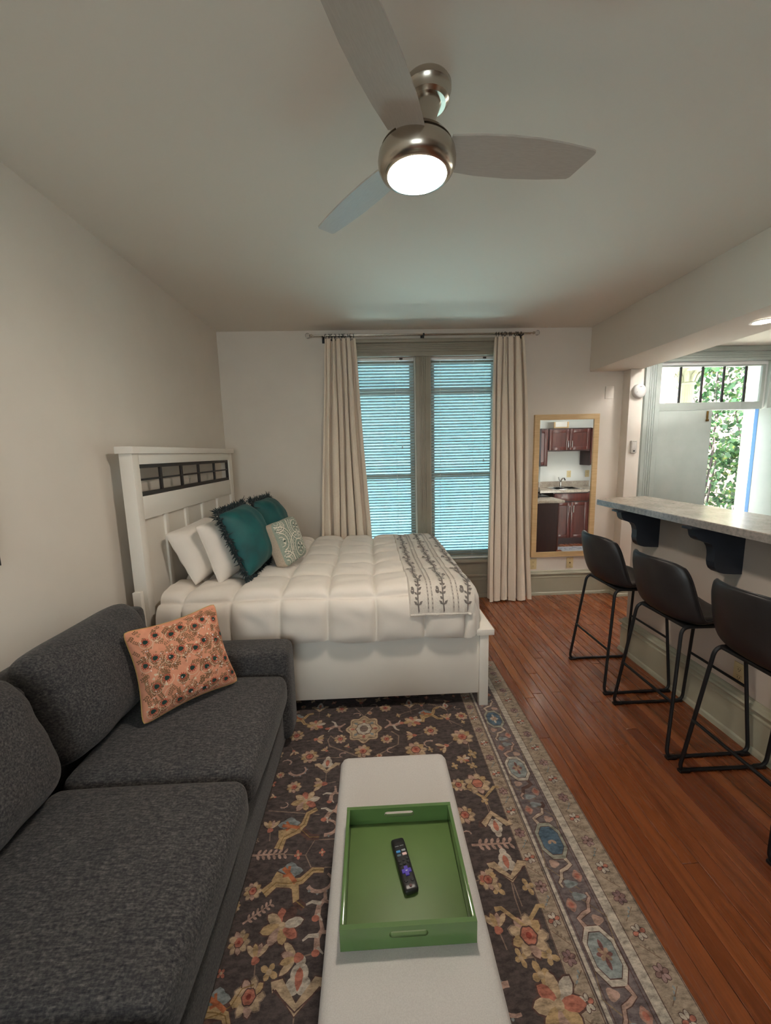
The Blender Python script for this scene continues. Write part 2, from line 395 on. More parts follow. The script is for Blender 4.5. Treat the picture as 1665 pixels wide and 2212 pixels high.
# baseboards : tall moulded profile (distance out from wall, height)
BBP = [(0, 0), (.034, 0), (.034, .012), (.030, .026), (.022, .034), (.022, .185), (.026, .190), (.026, .198), (.018, .204), (.018, .218), (.030, .224), (.036, .236), (.030, .246), (.018, .250), (.014, .262), (.006, .268), (0, .268)]
def baseboard(name, p0, p1, out, ends=(0, 0)):
    p0 = Vector(p0); p1 = Vector(p1); o = Vector(out); d = (p1-p0).normalized()
    bb = MB(); n = len(BBP); vs = []
    for k, P in enumerate((p0, p1)):
        for a, h in BBP:
            q = P+o*a+d*(ends[k]*a)*(1 if k else -1); vs.append((q.x, q.y, h))
    bb.add(vs, [tuple(range(n)), tuple(range(n, 2*n))[::-1]]+[(i, (i+1) % n, n+(i+1) % n, n+i) for i in range(n)])
    return tag(bb.build(name, M['sage'], smooth=25), kind='structure')
baseboard('baseboard_back', (1.36, YB), (2.582, YB), (0, -1))
baseboard('baseboard_window', (XL, YB), (-.32, YB), (0, -1))
baseboard('baseboard_left', (XL, YN), (XL, YB), (1, 0))
baseboard('baseboard_pillar', (2.582, YB-.03), (2.582, 4.0), (-1, 0), (0, 1))
baseboard('baseboard_pillar_face', (2.582, 4.0), (2.722, 4.0), (0, -1), (1, 0))

# window casings
CT = .035
b = MB()
cx0, cx1 = -.335, 1.435
b.rbox(cx0-.03, cx1+.03, YB-CT-.012, YB, 2.478, 2.512, .004); b.rbox(cx0-.03, cx1+.03, YB-CT, YB, 2.512, 2.605, .003)
for z in (2.522, 2.543, 2.564, 2.585): b.rbox(cx0-.03, cx1+.03, YB-CT-.007, YB-CT+.004, z, z+.012, .003)
b.rbox(cx0-.05, cx1+.05, YB-CT-.02, YB, 2.605, 2.640, .006)
tag(b.build('trim_1', M['taupe'], smooth=30), kind='structure')
def fluted(name, xa, xb, z0, z1, mt, y=YB, t=CT):
    bb = MB(); bb.rbox(xa, xb, y-t, y, z0, z1, .003); wv = xb-xa
    for k in (.30, .43, .57, .70):
        xm = xa+wv*k; bb.rbox(xm-.007, xm+.007, y-t-.006, y-t+.004, z0+.002, z1-.002, .004)
    return tag(bb.build(name, mt, smooth=30), kind='structure')
fluted('trim_2', .478, .622, .43, 2.478, M['taupe']); fluted('trim_3', 1.308, cx1, 0, 2.478, M['taupe']); fluted('trim_4', cx0, -.208, 0, 2.478, M['taupe'])
for i, (a, c) in enumerate(WX):
    wd = empty('window_%d' % (i+1), (a, YB+.06, WZ[0]), kind='structure'); wd['label'] = 'tall sash window behind venetian blind'
    f = MB(); Z0, Z1, Wd = 0, WZ[1]-WZ[0], c-a
    ya, yb = .0, .04; zm = .86
    f.box(0, .045, ya, yb, Z0, Z1); f.box(Wd-.045, Wd, ya, yb, Z0, Z1); f.box(.045, Wd-.045, ya, yb, Z0, .075); f.box(.045, Wd-.045, ya, yb, Z1-.055, Z1)
    f.box(.045, Wd-.045, ya, yb, zm, zm+.045); f.box(.045, Wd-.045, ya, yb, 1.70, 1.755)
    f.build('window_frame', M['taupe'], wd)
    for za, zb in ((.075, zm), (zm+.045, 1.70), (1.755, Z1-.055)): MB().box(.045, Wd-.045, .018, .022, za, zb).build('pane', M['daylight_tint'], wd)
    MB().rbox(-.008, Wd+.008, -.06-.06, .05, -.028, 0, .005).build('window_sill', M['taupe'], wd, smooth=30)
# panelled apron under the windows
b = MB(); b.rbox(-.208, 1.308, YB-.02, YB, .02, .395, .002)
b.rbox(-.208, 1.308, YB-.036, YB-.02, 0, .05, .004); b.rbox(-.208, 1.308, YB-.038, YB-.02, .235, .262, .006); b.rbox(-.208, 1.308, YB-.030, YB-.02, .19, .205, .004)
tag(b.build('trim_5', M['taupe'], smooth=30), kind='structure')

# door surround, transom, leaves
YD = YB
fluted('trim_6', 2.795, DX0, 0, DZ+.04, M['doorgrey'], YD); fluted('trim_7', DX1, DX1+.16, 0, DZ+.04, M['doorgrey'], YD)
b = MB(); b.rbox(2.722, 4.35, YD-.036, YD, DZ+.04, ZK-.002, .003)
for z in (DZ+.06, DZ+.082, DZ+.104): b.rbox(2.722, 4.35, YD-.043, YD-.03, z, z+.012, .003)
b.rbox(2.722, 4.37, YD-.06, YD, ZK-.05, ZK-.001, .006); b.rbox(2.722, 4.35, YD-.045, YD, DZ+.03, DZ+.05, .004)
tag(b.build('trim_8', M['doorgrey'], smooth=30), kind='structure')
tr = empty('window_3', (DX0, YD+.02, 1.915), kind='structure'); tr['label'] = 'five-pane transom window over the open door'
Wd, Hh = DX1-DX0, DZ-1.915
f = MB(); z0, z1 = .078, Hh-.012
f.box(0, .03, 0, .05, 0, Hh); f.box(Wd-.03, Wd, 0, .05, 0, Hh); f.box(.03, Wd-.03, 0, .05, 0, z0); f.box(.03, Wd-.03, 0, .05, z1, Hh)
f.build('window_frame', M['doorgrey'], tr)
px = [.03]+[PY(x_, 840, YD+.04)[0]-DX0 for x_ in (1468, 1515, 1561, 1608)]+[Wd-.03]
for a in px[1:-1]: MB().box(a-.008, a+.008, .016, .032, z0, z1).build('muntin', M['grille'], tr)
for a, c in zip(px[:-1], px[1:]): MB().box(a+.006, c-.006, .023, .027, z0, z1).build('pane', M['glass'], tr)
DM = PY(1527, 980, YD+.03)[0]
d1 = empty('door_1', (DX0, YD, 0), kind='structure'); d1['label'] = 'closed grey-green door leaf with a small bolt at its top corner'
MB().rbox(.004, DM-DX0, .012, .055, .008, 1.912, .003).build('door_panel', M['doorgrey'], d1, smooth=30)
bl = MB().rbox(DM-DX0-.062, DM-DX0-.046, .0, .013, 1.80, 1.905, .003); bl.rbox(DM-DX0-.066, DM-DX0-.042, -.006, .013, 1.80, 1.822, .003)
bl.build('bolt', M['brass'], d1, smooth=30)
d2 = empty('door_2', (4.05, YD-.002, 0), math.radians(-82), kind='structure'); d2['label'] = 'door leaf with a blue edge swung open into the kitchen'
MB().rbox(.0, .56, -.06, -.018, .008, 1.912, .003, mi=0).build('door_panel', M['doorgrey'], d2, smooth=30)
MB().box(-.0025, 0, -.06, -.018, .008, 1.912).build('door_edge', M['blue_edge'], d2)
MB().box(0, .035, -.0622, -.0598, .008, 1.912).build('edge_band', M['blue_edge'], d2)
for z in (.3, 1.05, 1.72):
    MB().tube([(-.008, -.012, z), (-.008, -.012, z+.1)], .008).box(-.008, -.003, -.055, -.012, z, z+.1).build('hinge', M['brass'], d2, smooth=30)

# ------------------------------------------------------------------ fan
fan = empty('ceiling_fan', (.186, 1.485, ZC), label='brushed nickel ceiling fan with three grey blades and a lit round lamp', cat='ceiling fan')
MB().lathe([(.0, 0), (.073, 0), (.078, -.008), (.078, -.022), (.072, -.030), (.070, -.052), (.060, -.060), (.0, -.060)], 40, (.036, 0, 0)).build('canopy', M['nickel'], fan, smooth=35)
nk = MB().lathe([(.048, -.058), (.046, -.085), (.046, -.11), (.050, -.135), (.060, -.150), (.066, -.156)], 40)
nk.v = [(x_+.034*(z_+.156)/.098, y_, z_) for x_, y_, z_ in nk.v]
nk.build('neck', M['nickel'], fan, smooth=60)
MB().lathe([(.0, -.150), (.060, -.150), (.085, -.158), (.106, -.172), (.118, -.188)], 48).build('motor_cap', M['nickel'], fan, smooth=60)
MB().lathe([(.114, -.189), (.116, -.191), (.126, -.205), (.129, -.224), (.127, -.243), (.119, -.258), (.106, -.267), (.098, -.268), (.096, -.262), (.096, -.258), (.0, -.258)], 48).build('lamp_housing', M['nickel'], fan, smooth=50)
LAMP = emit('lamp_glow', (1.0, .87, .74), 124)
MB().lathe([(.0955, -.262), (.090, -.268), (.070, -.273), (.040, -.276), (.0, -.277)], 40).build('lamp_diffuser', LAMP, fan, smooth=60)
def blade_mesh():
    ol = [(.105, -.062), (.2, -.072), (.3, -.077), (.4, -.076), (.5, -.068), (.6, -.055), (.611, -.050), (.612, -.042), (.576, .048), (.566, .056), (.46, .067), (.34, .073), (.22, .071), (.105, .060)]
    return MB().prism(ol, lambda a, c, t: (a, c*math.cos(.21), -c*math.sin(.21)+t), -.003, .003).mesh('blade', M['blade'], smooth=30)
bmz = blade_mesh()
for k in range(3):
    inst('blade', bmz, fan, (0, 0, -.192), (0, 0, math.radians(6+120*k)))

# beam light, devices
bc = PZ(1650, 694, 2.312)
rl = empty('recessed_light', (bc[0], bc[1], 2.312), label='small round recessed light set into the ceiling beam', cat='light')
MB().lathe([(.072, 0), (.072, -.004), (.060, -.006), (.052, -.002), (.052, 0)], 32).build('trim_ring', M['plastic_white'], rl, smooth=40)
MB().lathe([(0, -.003), (.052, -.003)], 32).build('lens', emit('beam_lamp_glow', (1.0, .82, .66), 380), rl)
for k, (x_, y_) in enumerate(((3.25, 2.55), (4.2, 3.1), (2.98, 3.5))):
    o = empty('recessed_light', (x_, y_, ZK), label=('round recessed ceiling light above the kitchen runner', 'round recessed ceiling light near the blue-edged open door', 'round recessed ceiling light beside the beam and pillar')[k], cat='light', group='kitchen downlights')
    MB().lathe([(.085, 0), (.085, -.004), (.075, -.006), (.068, -.002), (.068, 0)], 32).build('trim_ring', M['plastic_white'], o, smooth=40)
    MB().lathe([(0, -.003), (.068, -.003)], 32).build('lens', emit('kitchen_lamp_glow', (1.0, .97, .92), 270), o)
p = PY(1379, 845, 4.0)
sd = empty('smoke_alarm', (p[0]-.003, 4.0, p[2]), label='round white smoke alarm mounted high on the pillar', cat='smoke alarm')
MB().lathe([(0, -.038), (.040, -.038), (.058, -.034), (.066, -.024), (.068, -.012), (.068, 0)], 36, axis='y').build('cover', M['plastic_white'], sd, smooth=50)
MB().lathe([(0, -.0405), (.004, -.0405), (.004, -.037)], 12, (-.035, 0, -.012), 'y').build('test_button', M['plastic_grey'], sd)
MB().rbox(-.012, .012, -.0385, -.036, .036, .041, .001).build('vent_slot', M['ivory_d'], sd)
p = PY(1369, 965, 4.0)
th = empty('wall_remote', (p[0]-.012, 4.0, p[2]), label='small grey remote control in a holder on the white pillar', cat='remote control')
MB().rbox(-.030, .030, -.022, 0, -.062, .062, .006).build('case', M['plastic_grey'], th, smooth=30)
for r_ in range(5):
    for c_ in range(3): MB().rbox(-.018+c_*.013, -.009+c_*.013, -.0245, -.021, .035-r_*.013, .043-r_*.013, .001).build('button', M['plastic_white'], th)
MB().rbox(-.010, .010, -.0245, -.021, -.048, -.036, .001).build('display', M['plastic_black'], th)
p = PY(1316, 848, YB)
tag(MB().rbox(p[0]-.045, p[0]+.042, YB-.006, YB, p[2]-.062, p[2]+.062, .003).build('blank_plate', M['wall'], smooth=30), 'square painted blank cover plate high on the wall beside the pillar', 'wall plate')
def outlet(name, loc, axis, label, kind='duplex', mt='ivory'):
    o = empty(name, loc, 0 if axis == 'y' else -PI/2, label=label, cat='outlet')
    MB().rbox(-.036, .036, -.006, 0, -.058, .058, .002).build('cover_plate', M[mt], o, smooth=30)
    if kind == 'duplex':
        for z in (-.022, .022):
            MB().rbox(-.016, .016, -.0085, -.005, z-.014, z+.014, .003).build('socket', M[mt], o, smooth=30)
            s_ = MB()
            for q in (-.006, .006): s_.box(q-.0012, q+.0012, -.0092, -.0080, z-.001, z+.007)
            s_.box(-.002, .002, -.0092, -.0080, z-.009, z-.005); s_.build('slots', M['ivory_d'], o)
    else:
        MB().lathe([(0, -.014), (.005, -.014), (.005, -.006), (.008, -.006)], 12, (0, 0, 0), 'y').build('jack', M['brass'], o, smooth=40)
        for z in (-.042, .042): MB().lathe([(0, -.008), (.003, -.0075), (.003, -.005)], 10, (0, 0, z), 'y').build('screw', M['brass'], o)
    return o
p = PY(1151, 1219, YB); outlet('power_outlet', (p[0], YB, p[2]+.005), 'y', 'ivory duplex power outlet beside the curtain hem, under the mirror')
p = PY(1230, 1216, YB); outlet('cable_outlet', (p[0], YB, p[2]+.005), 'y', 'ivory coaxial cable plate on the wall under the mirror', 'coax')
p = PX(1598, 1456, 1.926); outlet('power_outlet', (1.928, p[1], p[2]), 'x', 'ivory duplex power outlet on the bar wall above its baseboard')
# picture sliver on left wall
p = PX(2, 1221, XL+.02)
pf = empty('wall_picture', (XL, p[1]-.35, p[2]), label='dark framed picture on the wall above the sofa', cat='picture')
b = MB(); b.box(.0, .022, -.35, .35, 0, .03); b.box(0, .022, -.35, .35, .57, .60); b.box(0, .022, -.35, -.32, .03, .57); b.box(0, .022, .32, .35, .03, .57); b.build('frame', M['grille'], pf)
MB().box(.002, .008, -.32, .32, .03, .57).build('print', M['bench'], pf)

# ------------------------------------------------------------------ curtains and rods
def curtain(name, label, xt, xb, zt, zb, folds, seed, bow=0, ry=YB-.105):
    r = np.random.RandomState(seed)
    o = empty(name, ((xb[0]+xb[1])/2, ry, zb), label=label, cat='curtain', group='cream curtains')
    ox, oz = (xb[0]+xb[1])/2, zb
    ph = r.uniform(-.5, .5, 8); am = r.uniform(.75, 1.25, folds+2); wd_ = r.uniform(.55, 1.45, folds); cum = np.concatenate([[0], np.cumsum(wd_)]); cum /= cum[-1]
    us = list(np.linspace(0, 1, folds*24+1)); vs_ = list(np.linspace(0, 1, 40))
    def fn(u, v):
        k = min(int(np.searchsorted(cum, u, 'right')-1), folds-1); t = (u-cum[k])/(cum[k+1]-cum[k])
        a = (.036+.034*v**.7)*am[k]
        cs = math.cos(2*PI*t)
        d = a*math.copysign(abs(cs)**.6, cs)
        lat = .026*math.sin(2*PI*t*2+ph[k % 8])*(.4+.6*v)
        e = v**.85
        x0 = xt[0]*(1-e)+xb[0]*e+bow*math.sin(PI*v); x1 = xt[1]*(1-e)+xb[1]*e
        z = zt-(zt-zb)*v + (.006*math.sin(9*u+seed) if v > .97 else 0)
        wig = .006*math.sin(7*v+ph[k % 8]*6)+.010*v*ph[(k+3) % 8]
        return (x0+(x1-x0)*u+lat+wig-ox, -d-.012*v+.008*math.sin(5*v+k), z-oz)
    MB().grid(fn, us, vs_).build('panel', M['curtain'], o, smooth=180, fix=False)
    def hem(u, v): q = fn(u, 1-.035*v); return (q[0], q[1]-.0015, q[2])
    # rings and clips
    n = folds+4
    rm = MB().tube([(0, .017*math.cos(2*PI*k/20), .017*math.sin(2*PI*k/20)) for k in range(20)], .0026, 6, True).tube([(0, 0, -.017), (0, 0, -.030)], .0022, 6).box(-.004, .004, -.004, .004, -.045, -.028).mesh('ring', M['black_metal'], smooth=40)
    for k in range(n):
        u = (k+.3*r.uniform(-1, 1)+.3)/(n-.4); u = min(max(u, .01), .99)
        xx = xt[0]+(xt[1]-xt[0])*u-ox
        inst('ring', rm, o, (xx, .0, zt+.030-oz), (0, 0, r.uniform(-.7, .7)))
    return o
zr = 2.655
curtain('window_curtain', 'gathered cream curtain hanging by the window behind the bed', (-.385, -.105), (-.52, .02), zr-.03, .06, 6, 3, bow=.0)
curtain('window_curtain', 'cream curtain hanging to the floor between the window and the mirror', (1.235, 1.505), (1.205, 1.635), zr-.03, .012, 5, 5, bow=-.01)
rod = empty('curtain_rod', (.55, YB-.105, zr), label='thin double curtain rod with clear finials above the windows', cat='curtain rod')
x0r, x1r = -.50-.55, 1.60-.55
MB().tube([(x0r, 0, .006), (x1r, 0, .006)], .006, 10).build('rod', M['nickel'], rod, smooth=60)
MB().tube([(x0r, .05, .012), (x1r, .05, .012)], .005, 10).build('rod', M['nickel'], rod, smooth=60)
for sx, xx in ((-1, x0r), (1, x1r)):
    MB().lathe([(.006, 0), (.013, .006*sx), (.013, .016*sx), (.008, .022*sx)], 14, (xx, 0, .006), 'x').build('collar', M['nickel'], rod, smooth=40)
    MB().lathe([(.006, .020*sx), (.020, .030*sx), (.026, .045*sx), (.020, .060*sx), (.008, .068*sx), (0, .069*sx)], 10, (xx, 0, .006), 'x').build('finial', M['crystal'], rod)
b = MB(); b.rbox(-.018, .018, .098, .105, -.055, .035, .002); b.rbox(-.006, .006, -.004, .1, -.012, -.002, .002); b.rbox(-.008, .008, -.008, .006, -.008, .016, .003)
b.build('bracket', M['black_metal'], rod, smooth=30)
for xx in (x0r+.09, x1r-.09): MB().rbox(xx-.012, xx+.012, .098, .105, -.04, .03, .002).rbox(xx-.005, xx+.005, -.004, .1, -.010, -.001, .002).build('bracket', M['black_metal'], rod, smooth=30)

# ------------------------------------------------------------------ venetian blinds
SP = .0292
for i, (a, c) in enumerate(WX):
    nm = ('window near the bed pillows', 'window next to the long curtain')[i]
    o = empty('window_blind', ((a+c)/2, YB+.024, WZ[0]), label=('lowered white mini blind in the window nearer the headboard', 'lowered white mini blind in the window nearer the tall mirror')[i], cat='blind', group='mini blinds')
    hw = (c-a)/2-.006; Ht = WZ[1]-WZ[0]
    MB().rbox(-hw, hw, -.016, .016, Ht-.030, Ht-.002, .002).build('head_rail', M['plastic_white'], o, smooth=30)
    MB().rbox(-hw, hw, -.013, .013, .0008, .020, .003).build('bottom_rail', M['plastic_white'], o, smooth=30)
    sm = MB(); D = .0155
    prof = [(-D, -.0010), (-D*.5, .0012), (0, .0020), (D*.5, .0012), (D, -.0010)]
    vs1 = [(x_, y_, z_+t_) for x_ in (-hw+.002, hw-.002) for t_ in (0, .0009) for y_, z_ in prof]
    fs = []
    for k in range(4): fs += [(k, k+1, 11+k, 10+k), (5+k, 15+k, 16+k, 6+k)]
    fs += [(0, 10, 15, 5), (4, 9, 19, 14), (0, 5, 6, 1), (1, 6, 7, 2), (2, 7, 8, 3), (3, 8, 9, 4), (10, 11, 16, 15), (11, 12, 17, 16), (12, 13, 18, 17), (13, 14, 19, 18)]
    me = sm.add(vs1, fs).mesh('slat', M['slat'])
    n = int((Ht-.058)/SP)
    for k in range(n): inst('slat', me, o, (0, 0, .033+k*SP), (math.radians(-36), 0, random.uniform(-.002, .002)))
    for xx in (-hw*.72, hw*.45 if i == 0 else hw*.30):
        MB().tube([(xx, -.012, .02), (xx, -.012, Ht-.03)], .0011, 5).tube([(xx, .012, .02), (xx, .012, Ht-.03)], .0011, 5).build('ladder_cord', M['plastic_white'], o)
    xx = hw*.62; cl = 1.20 if i == 0 else 1.05
    MB().tube([(xx, -.020, cl), (xx, -.018, Ht-.02)], .0012, 5).lathe([(.001, cl+.0), (.006, cl-.012), (.006, cl-.03), (.003, cl-.034)], 10, (xx, -.020, 0)).build('pull_cord', M['plastic_grey'], o, smooth=40)
    MB().rbox(xx-.016, xx+.016, -.022, -.012, Ht-.022, Ht-.006, .003).build('tilt_housing', M['grille'], o, smooth=30)

# ------------------------------------------------------------------ mirror
def wpt(x_, y_): return PY(x_, y_, YB-.03)
mx0, mx1, mz0, mz1 = 1.680, 2.344, .422, 1.898
mi = empty('wall_mirror', ((mx0+mx1)/2, YB, mz0), label='tall mirror in a pale maple frame on the wall by the curtain', cat='mirror')
hw, hh, fw = (mx1-mx0)/2, mz1-mz0, .052
b = MB()
for (xa, xb, za, zb) in ((-hw, hw, 0, fw), (-hw, hw, hh-fw, hh)): pass
def mitre(pts, o): MB().prism(pts, lambda a, c, t: (a, t, c), -.034, 0).build('frame_rail', M['frame_wood'], o)
mitre([(-hw, 0), (hw, 0), (hw-fw, fw), (-hw+fw, fw)], mi); mitre([(-hw, hh), (-hw+fw, hh-fw), (hw-fw, hh-fw), (hw, hh)], mi)
mitre([(-hw, 0), (-hw+fw, fw), (-hw+fw, hh-fw), (-hw, hh)], mi); mitre([(hw, 0), (hw, hh), (hw-fw, hh-fw), (hw-fw, fw)], mi)
iw, i0, i1 = hw-fw, fw, hh-fw; bv = .022
b = MB(); b.add([(-iw+bv, -.024, i0+bv), (iw-bv, -.024, i0+bv), (iw-bv, -.024, i1-bv), (-iw+bv, -.024, i1-bv), (-iw, -.0232, i0), (iw, -.0232, i0), (iw, -.0232, i1), (-iw, -.0232, i1), (-iw, -.005, i0), (iw, -.005, i0), (iw, -.005, i1), (-iw, -.005, i1)],
      [(0, 1, 2, 3), (4, 5, 1, 0), (5, 6, 2, 1), (6, 7, 3, 2), (7, 4, 0, 3), (8, 11, 10, 9), (4, 8, 9, 5), (5, 9, 10, 6), (6, 10, 11, 7), (7, 11, 8, 4)])
b.build('mirror_glass', M['mirror'], mi)

# ------------------------------------------------------------------ bed
bed = empty('bed', (-.3, 3.05, 0), label='white wooden bed with a tall panelled headboard and low footboard', cat='bed')
def bp(bb, name, mt=None, sm=30): o = bb.build(name, M[mt or 'white'], bed, smooth=sm); o.matrix_parent_inverse = Matrix.Translation((.3, -3.05, 0)); return o
HX0, HX1, HY0, HY1 = -1.350, -1.278, 2.247, 3.835
bp(MB().rbox(HX0, HX1, HY0, HY0+.062, .0, 1.585, .003), 'headboard_post'); bp(MB().rbox(HX0, HX1, HY1-.085, HY1, 0, 1.585, .003), 'headboard_post')
bp(MB().rbox(HX0-.012, HX1+.014, HY0-.014, HY1+.03, 1.585, 1.624, .003), 'headboard_cap')
ya, yb = HY0+.062, HY1-.085
bp(MB().rbox(HX0+.012, HX1, ya, yb, 1.525, 1.585, .002), 'top_rail'); bp(MB().rbox(HX0+.012, HX1, ya, yb, 1.215, 1.345, .002), 'middle_rail')
g = MB(); gx0, gx1 = HX1-.030, HX1-.010
g.box(gx0, gx1, ya, yb, 1.345, 1.368); g.box(gx0, gx1, ya, yb, 1.503, 1.525); g.box(gx0, gx1, ya, ya+.012, 1.368, 1.503); g.box(gx0, gx1, yb-.016, yb, 1.368, 1.503)
bp(g, 'grille_frame', 'grille')
for yy in (2.56, 2.84, 3.12, 3.43): bp(MB().rbox(gx0+.005, gx1, yy-.010, yy+.010, 1.368, 1.503, .001), 'grille_bar', 'grille')
bp(MB().rbox(gx0+.010, gx1-.003, ya+.012, yb-.016, 1.433, 1.444, .001), 'grille_bar', 'grille')
ys = [ya, 2.56, 2.84, 3.12, 3.43, yb]
for k in range(5): bp(MB().box(HX0+.03, HX1-.018, ys[k]+.001, ys[k+1]-.001, .45, 1.215), 'headboard_panel')
for yy in ys[1:-1]: bp(MB().rbox(HX1-.018, HX1-.003, yy-.022, yy+.022, .45, 1.215, .002), 'batten')
bp(MB().rbox(HX0+.012, HX1, ya, yb, .30, .45, .002), 'lower_rail')
bp(MB().rbox(-1.345, -1.30, 2.215, 2.2465, 0, .815, .003), 'extension_post')
bp(MB().rbox(HX1, .629, 2.262, 2.288, .087, .466, .003), 'side_rail'); bp(MB().rbox(HX1, .629, 3.80, 3.826, .087, .466, .003), 'side_rail')
for yy in (2.247, 3.782): bp(MB().rbox(.629, .684, yy, yy+.055, .0102, .470, .003), 'foot_post')
bp(MB().rbox(.640, .672, 2.302, 3.782, .10, .470, .002), 'footboard_panel'); bp(MB().rbox(.606, .714, 2.235, 3.850, .470, .506, .003), 'footboard_cap')
bp(MB().box(HX1, .629, 2.288, 3.80, .27, .29), 'slat_deck')
tag(MB().soft(-1.262, .585, 2.30, 3.79, .292, .735, .05, 6).build('mattress', M['bed_linen'], smooth=180, weld=.0005), 'white mattress on the bed beneath the quilted comforter', 'mattress')

CX1, CY0, CY1, CR, CZ = .515, 2.335, 3.76, .10, .752
SS = [-1.095, -.82, -.542, -.27, .008, .294, .56, .84]; TT = [1.98, 2.262, 2.60, 2.87, 3.15, 3.43, 3.71, 4.0]
def seam(x_, L):
    if x_ <= L[0]: return abs(L[0]-x_)/.28
    if x_ >= L[-1]: return abs(x_-L[-1])/.28
    k = int(np.searchsorted(L, x_, 'right')-1); f_ = (x_-L[k])/(L[k+1]-L[k]); return min(f_, 1-f_)
def wrinkle(a, c): return math.sin(17*a+3*math.sin(11*c))*math.sin(13*c+2*math.sin(7*a))
def comf(s, t, off=0, puff=1.0, smoothd=0):
    s2 = s+.006*math.sin(8*t+s*3); t2 = t+.006*math.sin(7*s+t)
    cx_ = min(s, CX1); cy_ = min(max(t, CY0), CY1); qx, qy = s-cx_, t-cy_; d = math.hypot(qx, qy)
    if d < 1e-9: P = np.array([s, t, CZ]); N = np.array([0, 0, 1.])
    else:
        dx_, dy_ = qx/d, qy/d; a = min(d/CR, PI/2); ex = max(0, d-CR*PI/2)
        out = CR*math.sin(a)+.015*ex; drop = CR*(1-math.cos(a))+ex
        P = np.array([cx_+dx_*out, cy_+dy_*out, CZ-drop]); N = np.array([dx_*math.sin(a), dy_*math.sin(a), math.cos(a)])
    f1 = min(1, seam(s2, SS)*2); f2 = min(1, seam(t2, TT)*2)
    pf_ = (1-(1-f1)**4.5)*(1-(1-f2)**4.5); gv = math.exp(-(min(f1, f2)/.07)**2)
    h = puff*(.036*pf_-.007*gv+.0040*wrinkle(s*1.3, t*1.3)*pf_) + off
    return P+N*h, N
DM_ = .157+.185
us = list(np.linspace(-1.225, CX1+DM_+.02, 300)); ts = list(np.linspace(CY0-DM_-.02, CY1+DM_+.02, 330))
def dd(s, t): return math.hypot(max(0, s-CX1), max(0, CY0-t, t-CY1))
def cfn(s, t):
    d = dd(s, t); lim = DM_+.010*math.sin(11*s+2)+.008*math.sin(5*t)
    if d > lim:
        cx_ = min(s, CX1); cy_ = min(max(t, CY0), CY1); s, t = cx_+(s-cx_)*lim/d, cy_+(t-cy_)*lim/d
    return comf(s, t)[0]
cm = MB().grid(cfn, us, ts, keep=lambda a, a2, c, c2: min(dd(a, c), dd(a2, c), dd(a, c2), dd(a2, c2)) < DM_+.02)
comforter = tag(cm.build('comforter', M['bed_linen'], smooth=180, weld=.0008), 'white box-quilted comforter spread over the bed', 'comforter')

# pattern polygons laid on any surface
class Pat:
    def __init__(s, surf, eps=.0012): s.m = MB(); s.surf = surf; s.eps = eps; s.k = 0
    def poly(s, pts, col, layer=0):
        P = []
        for a, c in pts:
            p_, n_ = s.surf(a, c); P.append(p_+n_*(s.eps*(1+.55*layer)+s.k))
        n = len(P); kk = s.k; s.k = (s.k+7.3e-6) % 2.63e-4
        if n > 4:
            cx_ = sum(a for a, _ in pts)/n; cy_ = sum(c for _, c in pts)/n; p_, n_ = s.surf(cx_, cy_); P.append(p_+n_*(s.eps*(1+.55*layer)+kk))
            s.m.add(P, [(i, (i+1) % n, n) for i in range(n)], lin(col))
        else: s.m.add(P, [tuple(range(n))], lin(col))
    def stroke(s, pts, w0, col, layer=0, w1=None):
        w1 = w0 if w1 is None else w1; n = len(pts); L = []; Rr = []
        for i in range(n):
            a = pts[max(i-1, 0)]; c = pts[min(i+1, n-1)]; dx_, dy_ = c[0]-a[0], c[1]-a[1]; l = math.hypot(dx_, dy_) or 1
            ww = (w0+(w1-w0)*i/(n-1))/2; L.append((pts[i][0]-dy_/l*ww, pts[i][1]+dx_/l*ww)); Rr.append((pts[i][0]+dy_/l*ww, pts[i][1]-dx_/l*ww))
        for i in range(n-1): s.poly([L[i], L[i+1], Rr[i+1], Rr[i]], col, layer)
    def blob(s, x_, y_, rx, ry, col, layer=0, lobes=0, amp=0, rot=0, n=16, ph=0):
        P = []
        for k in range(n):
            a = 2*PI*k/n; r = 1+amp*math.cos(lobes*a+ph); u, v = rx*r*math.cos(a), ry*r*math.sin(a)
            P.append((x_+u*math.cos(rot)-v*math.sin(rot), y_+u*math.sin(rot)+v*math.cos(rot)))
        s.poly(P, col, layer)
    def petal(s, x_, y_, L, wd, ang, col, layer=0, r0=0):
        P = []
        for t, ww in ((0, .12), (.3, .8), (.62, 1), (.85, .7), (1, .05), (.85, -.7), (.62, -1), (.3, -.8), (0, -.12)):
            u, v = r0+t*L, ww*wd/2; P.append((x_+u*math.cos(ang)-v*math.sin(ang), y_+u*math.sin(ang)+v*math.cos(ang)))
        s.poly(P, col, layer)

